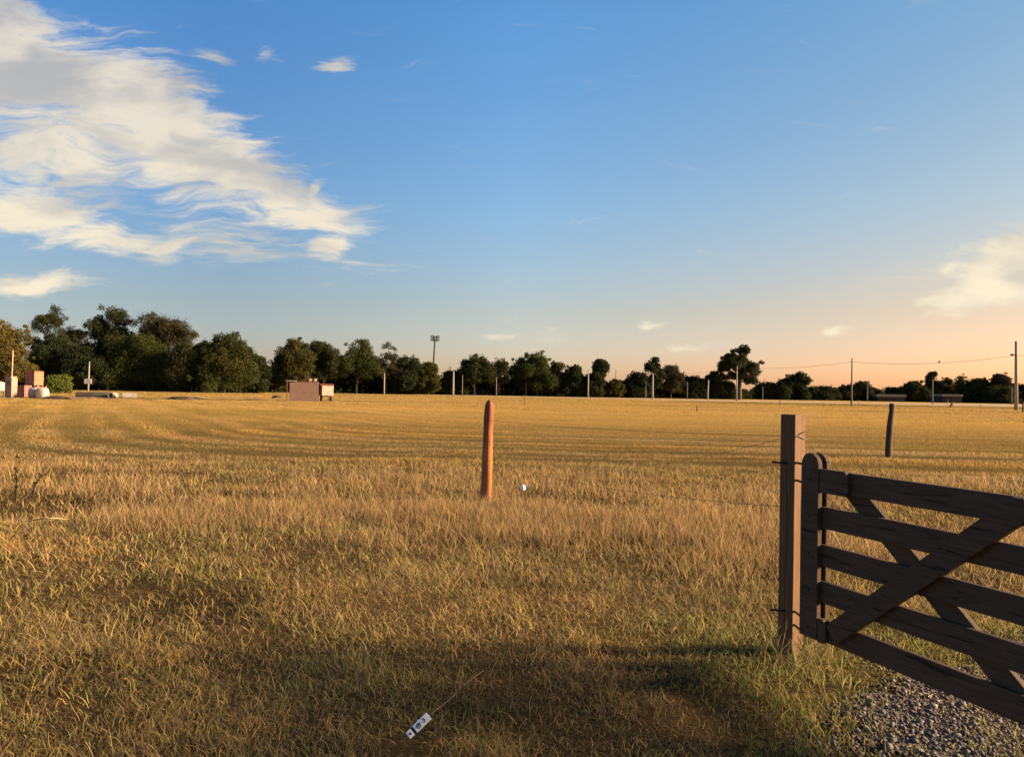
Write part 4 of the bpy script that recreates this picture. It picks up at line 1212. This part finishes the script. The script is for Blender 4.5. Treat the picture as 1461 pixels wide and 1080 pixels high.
    # concrete pipes
    def pipe(p0, p1, r, m, label, group='concrete pipe sections on the field'):
        p0 = Vector(p0); p1 = Vector(p1)
        d = (p1 - p0).normalized(); a = d.cross(Vector((0, 0, 1))).normalized(); u = a.cross(d)
        n = 20; mb = MB(); vs = []
        for p, rr in ((p0, r), (p1, r), (p1, r * .82), (p0, r * .82)):
            vs += [p + (a * math.cos(k * 2 * math.pi / n) + u * math.sin(k * 2 * math.pi / n)) * rr for k in range(n)]
        fs = [(j * n + k, j * n + (k + 1) % n, ((j + 1) % 4) * n + (k + 1) % n, ((j + 1) % 4) * n + k) for j in range(4) for k in range(n)]
        o = tag(mb.add(vs, fs).build('concrete_pipe', m), label, 'pipe', group)
        return o
    Yq = 80
    M_pipe = mat('dark brown concrete', (.055, .040, .032), (.035, .025, .02), 3, .9, .3)  # dark brown tone, varied by noise, for the leftmost pipe
    M_pipeg = mat('grey green concrete', (.10, .095, .075), (.06, .055, .045), 2, .9, .3)
    c = B(109, Yq); e = B(131, Yq)
    pipe(c + Vector((0, 0, .30)), e + Vector((0, .5, .30)), .30, M_pipe, 'dark pipe at the left end of the pipe row')
    c2 = B(131.5, Yq + .6); e2 = B(155, Yq + .6)
    pipe(c2 + Vector((0, 0, .32)), e2 + Vector((0, .4, .32)), .32, M_pipeg, 'grey-green pipe in the middle of the pipe row')
    c3 = B(161.5, Yq)
    pipe(c3 + Vector((.05, -.5, .30)), c3 + Vector((-.1, .7, .30)), .31, M_conc, 'pale-rimmed pipe showing its dark open end')
    c4 = B(180.5, Yq); e4 = B(193.5, Yq)
    pipe(c4 + Vector((-.25, -.3, .31)), e4 + Vector((0, .3, .31)), .31, M_conc, 'short pale pipe at the right end with dark mouth')
    # soil ridge and heaps
    mb = MB()
    rs = np.random.default_rng(9)
    pts = [G(p, y) for p, y in ((66, 569), (95, 570), (104, 569), (200, 569), (240, 569.5), (262, 569), (300, 570), (345, 570), (372, 570), (398, 569))]
    dense = []
    for a_, b_ in zip(pts[:-1], pts[1:]):
        for k in range(10): dense.append(a_.lerp(b_, k / 10))
    vs = []
    for i, p in enumerate(dense):
        h = .05 + .34 * max(0, float(vnoise(p.x, p.y, 2.2, 4)) - .38)
        for dy, f in ((-.9, 0), (-.35, .8), (.05, 1), (.5, .6), (1.0, 0)):
            vs.append((p.x, p.y + dy, h * f * rs.uniform(.8, 1.15) - (.02 if f == 0 else 0)))
    fs = [(i * 5 + k, i * 5 + k + 1, (i + 1) * 5 + k + 1, (i + 1) * 5 + k) for i in range(len(dense) - 1) for k in range(4)]
    tag(mb.add(vs, fs).build('ridge', M_dirt), 'low broken ridge of dark turned soil across the left field', 'ridge', kind='structure')
    for px, py, w, h, lab in ((396, 568.5, 1.5, .42, 'small dark soil heap just left of the pink block shed'), (258, 570, 3.0, .36, 'long low soil heap below the leaning pole'), (84, 569, 2.2, .32, 'low brown soil heap right of the cream bag')):
        p = G(px, py)
        mb = MB().ball((p.x, p.y, -.02), (w / 2, .6, h), 14, 10, .09)
        tag(mb.build('soil_heap', M_dirt, smooth=True), lab, 'soil heap', 'soil heaps on the left field')
    # block shed
    Y = 85; b = B(434, Y); pxm = Y / F
    W = 40 * pxm; H = zat(435, 545.5, Y)
    t = thing('block_shed', b, 'small pink clay-block shed with a thin flat roof and corner post', 'shed')
    M = Matrix.Translation(b) @ Matrix.Rotation(R(12.5), 4, 'Z')
    MB().box(-W / 2, W / 2, -.1, 1.6, -.1, H, M).build('wall', M_shed, t, .01)
    MB().box(-W / 2 - .35, -W / 2 + .62, -.35, 1.8, H + .08, H + .17, M).build('roof', M_conc, t, .01)
    MB().box(-W / 2 + .625, W / 2 - .05, -.05, 1.7, H + .002, H + .10, M).build('roof_sheet', M_rust, t, .01)
    MB().box(-W / 2 - .30, -W / 2 - .20, -.32, -.22, -.1, H + .078, M).build('corner_post', M_timber, t)
    for dx in (.62, 1.15):
        MB().box(dx - .16, dx + .16, .2, .5, H + .102, H + .42, M).build('roof_block', M_cream, t, .02)
    # trailer
    Y = 86; b = B(466.5, Y); pxm = Y / F
    t = thing('site_trailer', b, 'small cream box trailer parked right of the pink block shed', 'trailer')
    z0, z1 = zat(465, 564.5, Y), zat(465, 550.5, Y)
    w = 16.5 * pxm
    M = Matrix.Translation(b) @ Matrix.Rotation(R(28), 4, 'Z')
    MB().box(-w / 2, w / 2, -.4, .9, z0, z1, M).build('body', M_cream, t, .04)
    MB().box(-w / 2 - .16, w / 2 + .04, -.3, 1.0, z1 + .002, z1 + .22, M).build('cover', M_rust, t, .03)
    MB().box(-w / 2 + .1, w / 2 - .1, -.3, .85, z0 - .12, z0 - .003, M).build('chassis', M_rust, t)
    for sx in (-1, 1):
        c = M @ Vector((sx * (w / 2 - .10), .3, .27))
        ax = (M.to_3x3() @ Vector((1, 0, 0))).normalized()
        wl = MB().tube([c - ax * .09, c - ax * .07, c + ax * .07, c + ax * .09], [.24, .27, .27, .24], 16).build('wheel', M_rubber, t, smooth=False)
        hb = MB().tube([c - ax * .10, c + ax * .10], .11, 10).build('hub', M_rust, t); hb.parent = wl
    MB().tube([M @ Vector((0, -.3, z0 - .1)), M @ Vector((0, -1.0, .30)), M @ Vector((0, -1.3, .12))], .05, 6).build('drawbar', M_rust, t)
    MB().tube([M @ Vector((0, -1.0, .30)), M @ Vector((0, -1.0, -.05))], .035, 6).build('jockey_leg', M_rust, t)
yard()

# ------------------------------------------------------------------ far buildings and stakes
def far_building(px0, px1, ytop, ymid, Y, label):
    a = at(px0, ymid, Y); b = at(px1, ymid, Y)
    zt = at((px0 + px1) / 2, ytop, Y).z; zm = a.z
    base = Vector(((a.x + b.x) / 2, Y, 0)); W = (b.x - a.x) / 2
    t = thing('long_shed', base, label, 'building', 'long pale-roofed sheds among the far trees')
    M = Matrix.Translation(base)
    MB().box(-W, W, 0, 9, -.1, zm, M).build('wall', M_walld, t)
    MB().prism([(-W - .5, zm + .01), (W + .5, zm + .01), (W + .3, zt), (-W - .3, zt)], -.5, 9.5, M).build('roof', M_roof, t)
    for k in (-.6, -.1, .4):
        MB().box(k * W - .8, k * W + .8, -.06, -.003, .8, zm - .4, M).build('window', M_rubber, t)
far_building(1252, 1291, 562.5, 566, 322, 'long far shed with dull pale roof left of the conifer pole')
far_building(1345, 1372, 562.5, 565.5, 318, 'far shed with bright white roof right of the conifer pole')

def stake(px, py, top, r, m, label, dx=0.0):
    b = G(px, py); H = at(px, top, b.y).z
    mb = MB().tube([(b.x, b.y, -.2), (b.x + dx * .5, b.y, H * .5), (b.x + dx, b.y, H)], [r, r, r * .8], 7)
    tag(mb.build('field_stake', m), label, 'stake', 'stakes standing in the field')
stake(748, 578, 563, .028, M_oldpost, 'thin dark stake in the field right of the round post')
stake(1112.5, 578, 569.5, .06, M_oldpost, 'short dark stake straight above the square gate post')
stake(1225.5, 578.5, 571, .07, M_straw, 'short pale stake just right of the slender wire pole')
stake(1214, 580, 573, .09, M_timber, 'dark stub at the foot of the slender wire pole')
stake(1352.5, 577, 570, .06, M_straw, 'pale stake left of the leaning brown stump')
stake(1359.5, 582, 573, .06, M_straw, 'pale stake right of the leaning brown stump')
stake(1355, 581.5, 574, .16, M_rust, 'leaning reddish brown stump between two pale stakes', .5)
stake(1398.5, 583, 577, .05, M_oldpost, 'thin low stake left of the thick wire pole')
stake(1459.5, 588, 574, .12, M_oldpost, 'dark fence stub at the right edge by the thick wire pole')
stake(994.5, 586.5, 578, .06, M_rust, 'small rusty stake in the reddish part of the field')
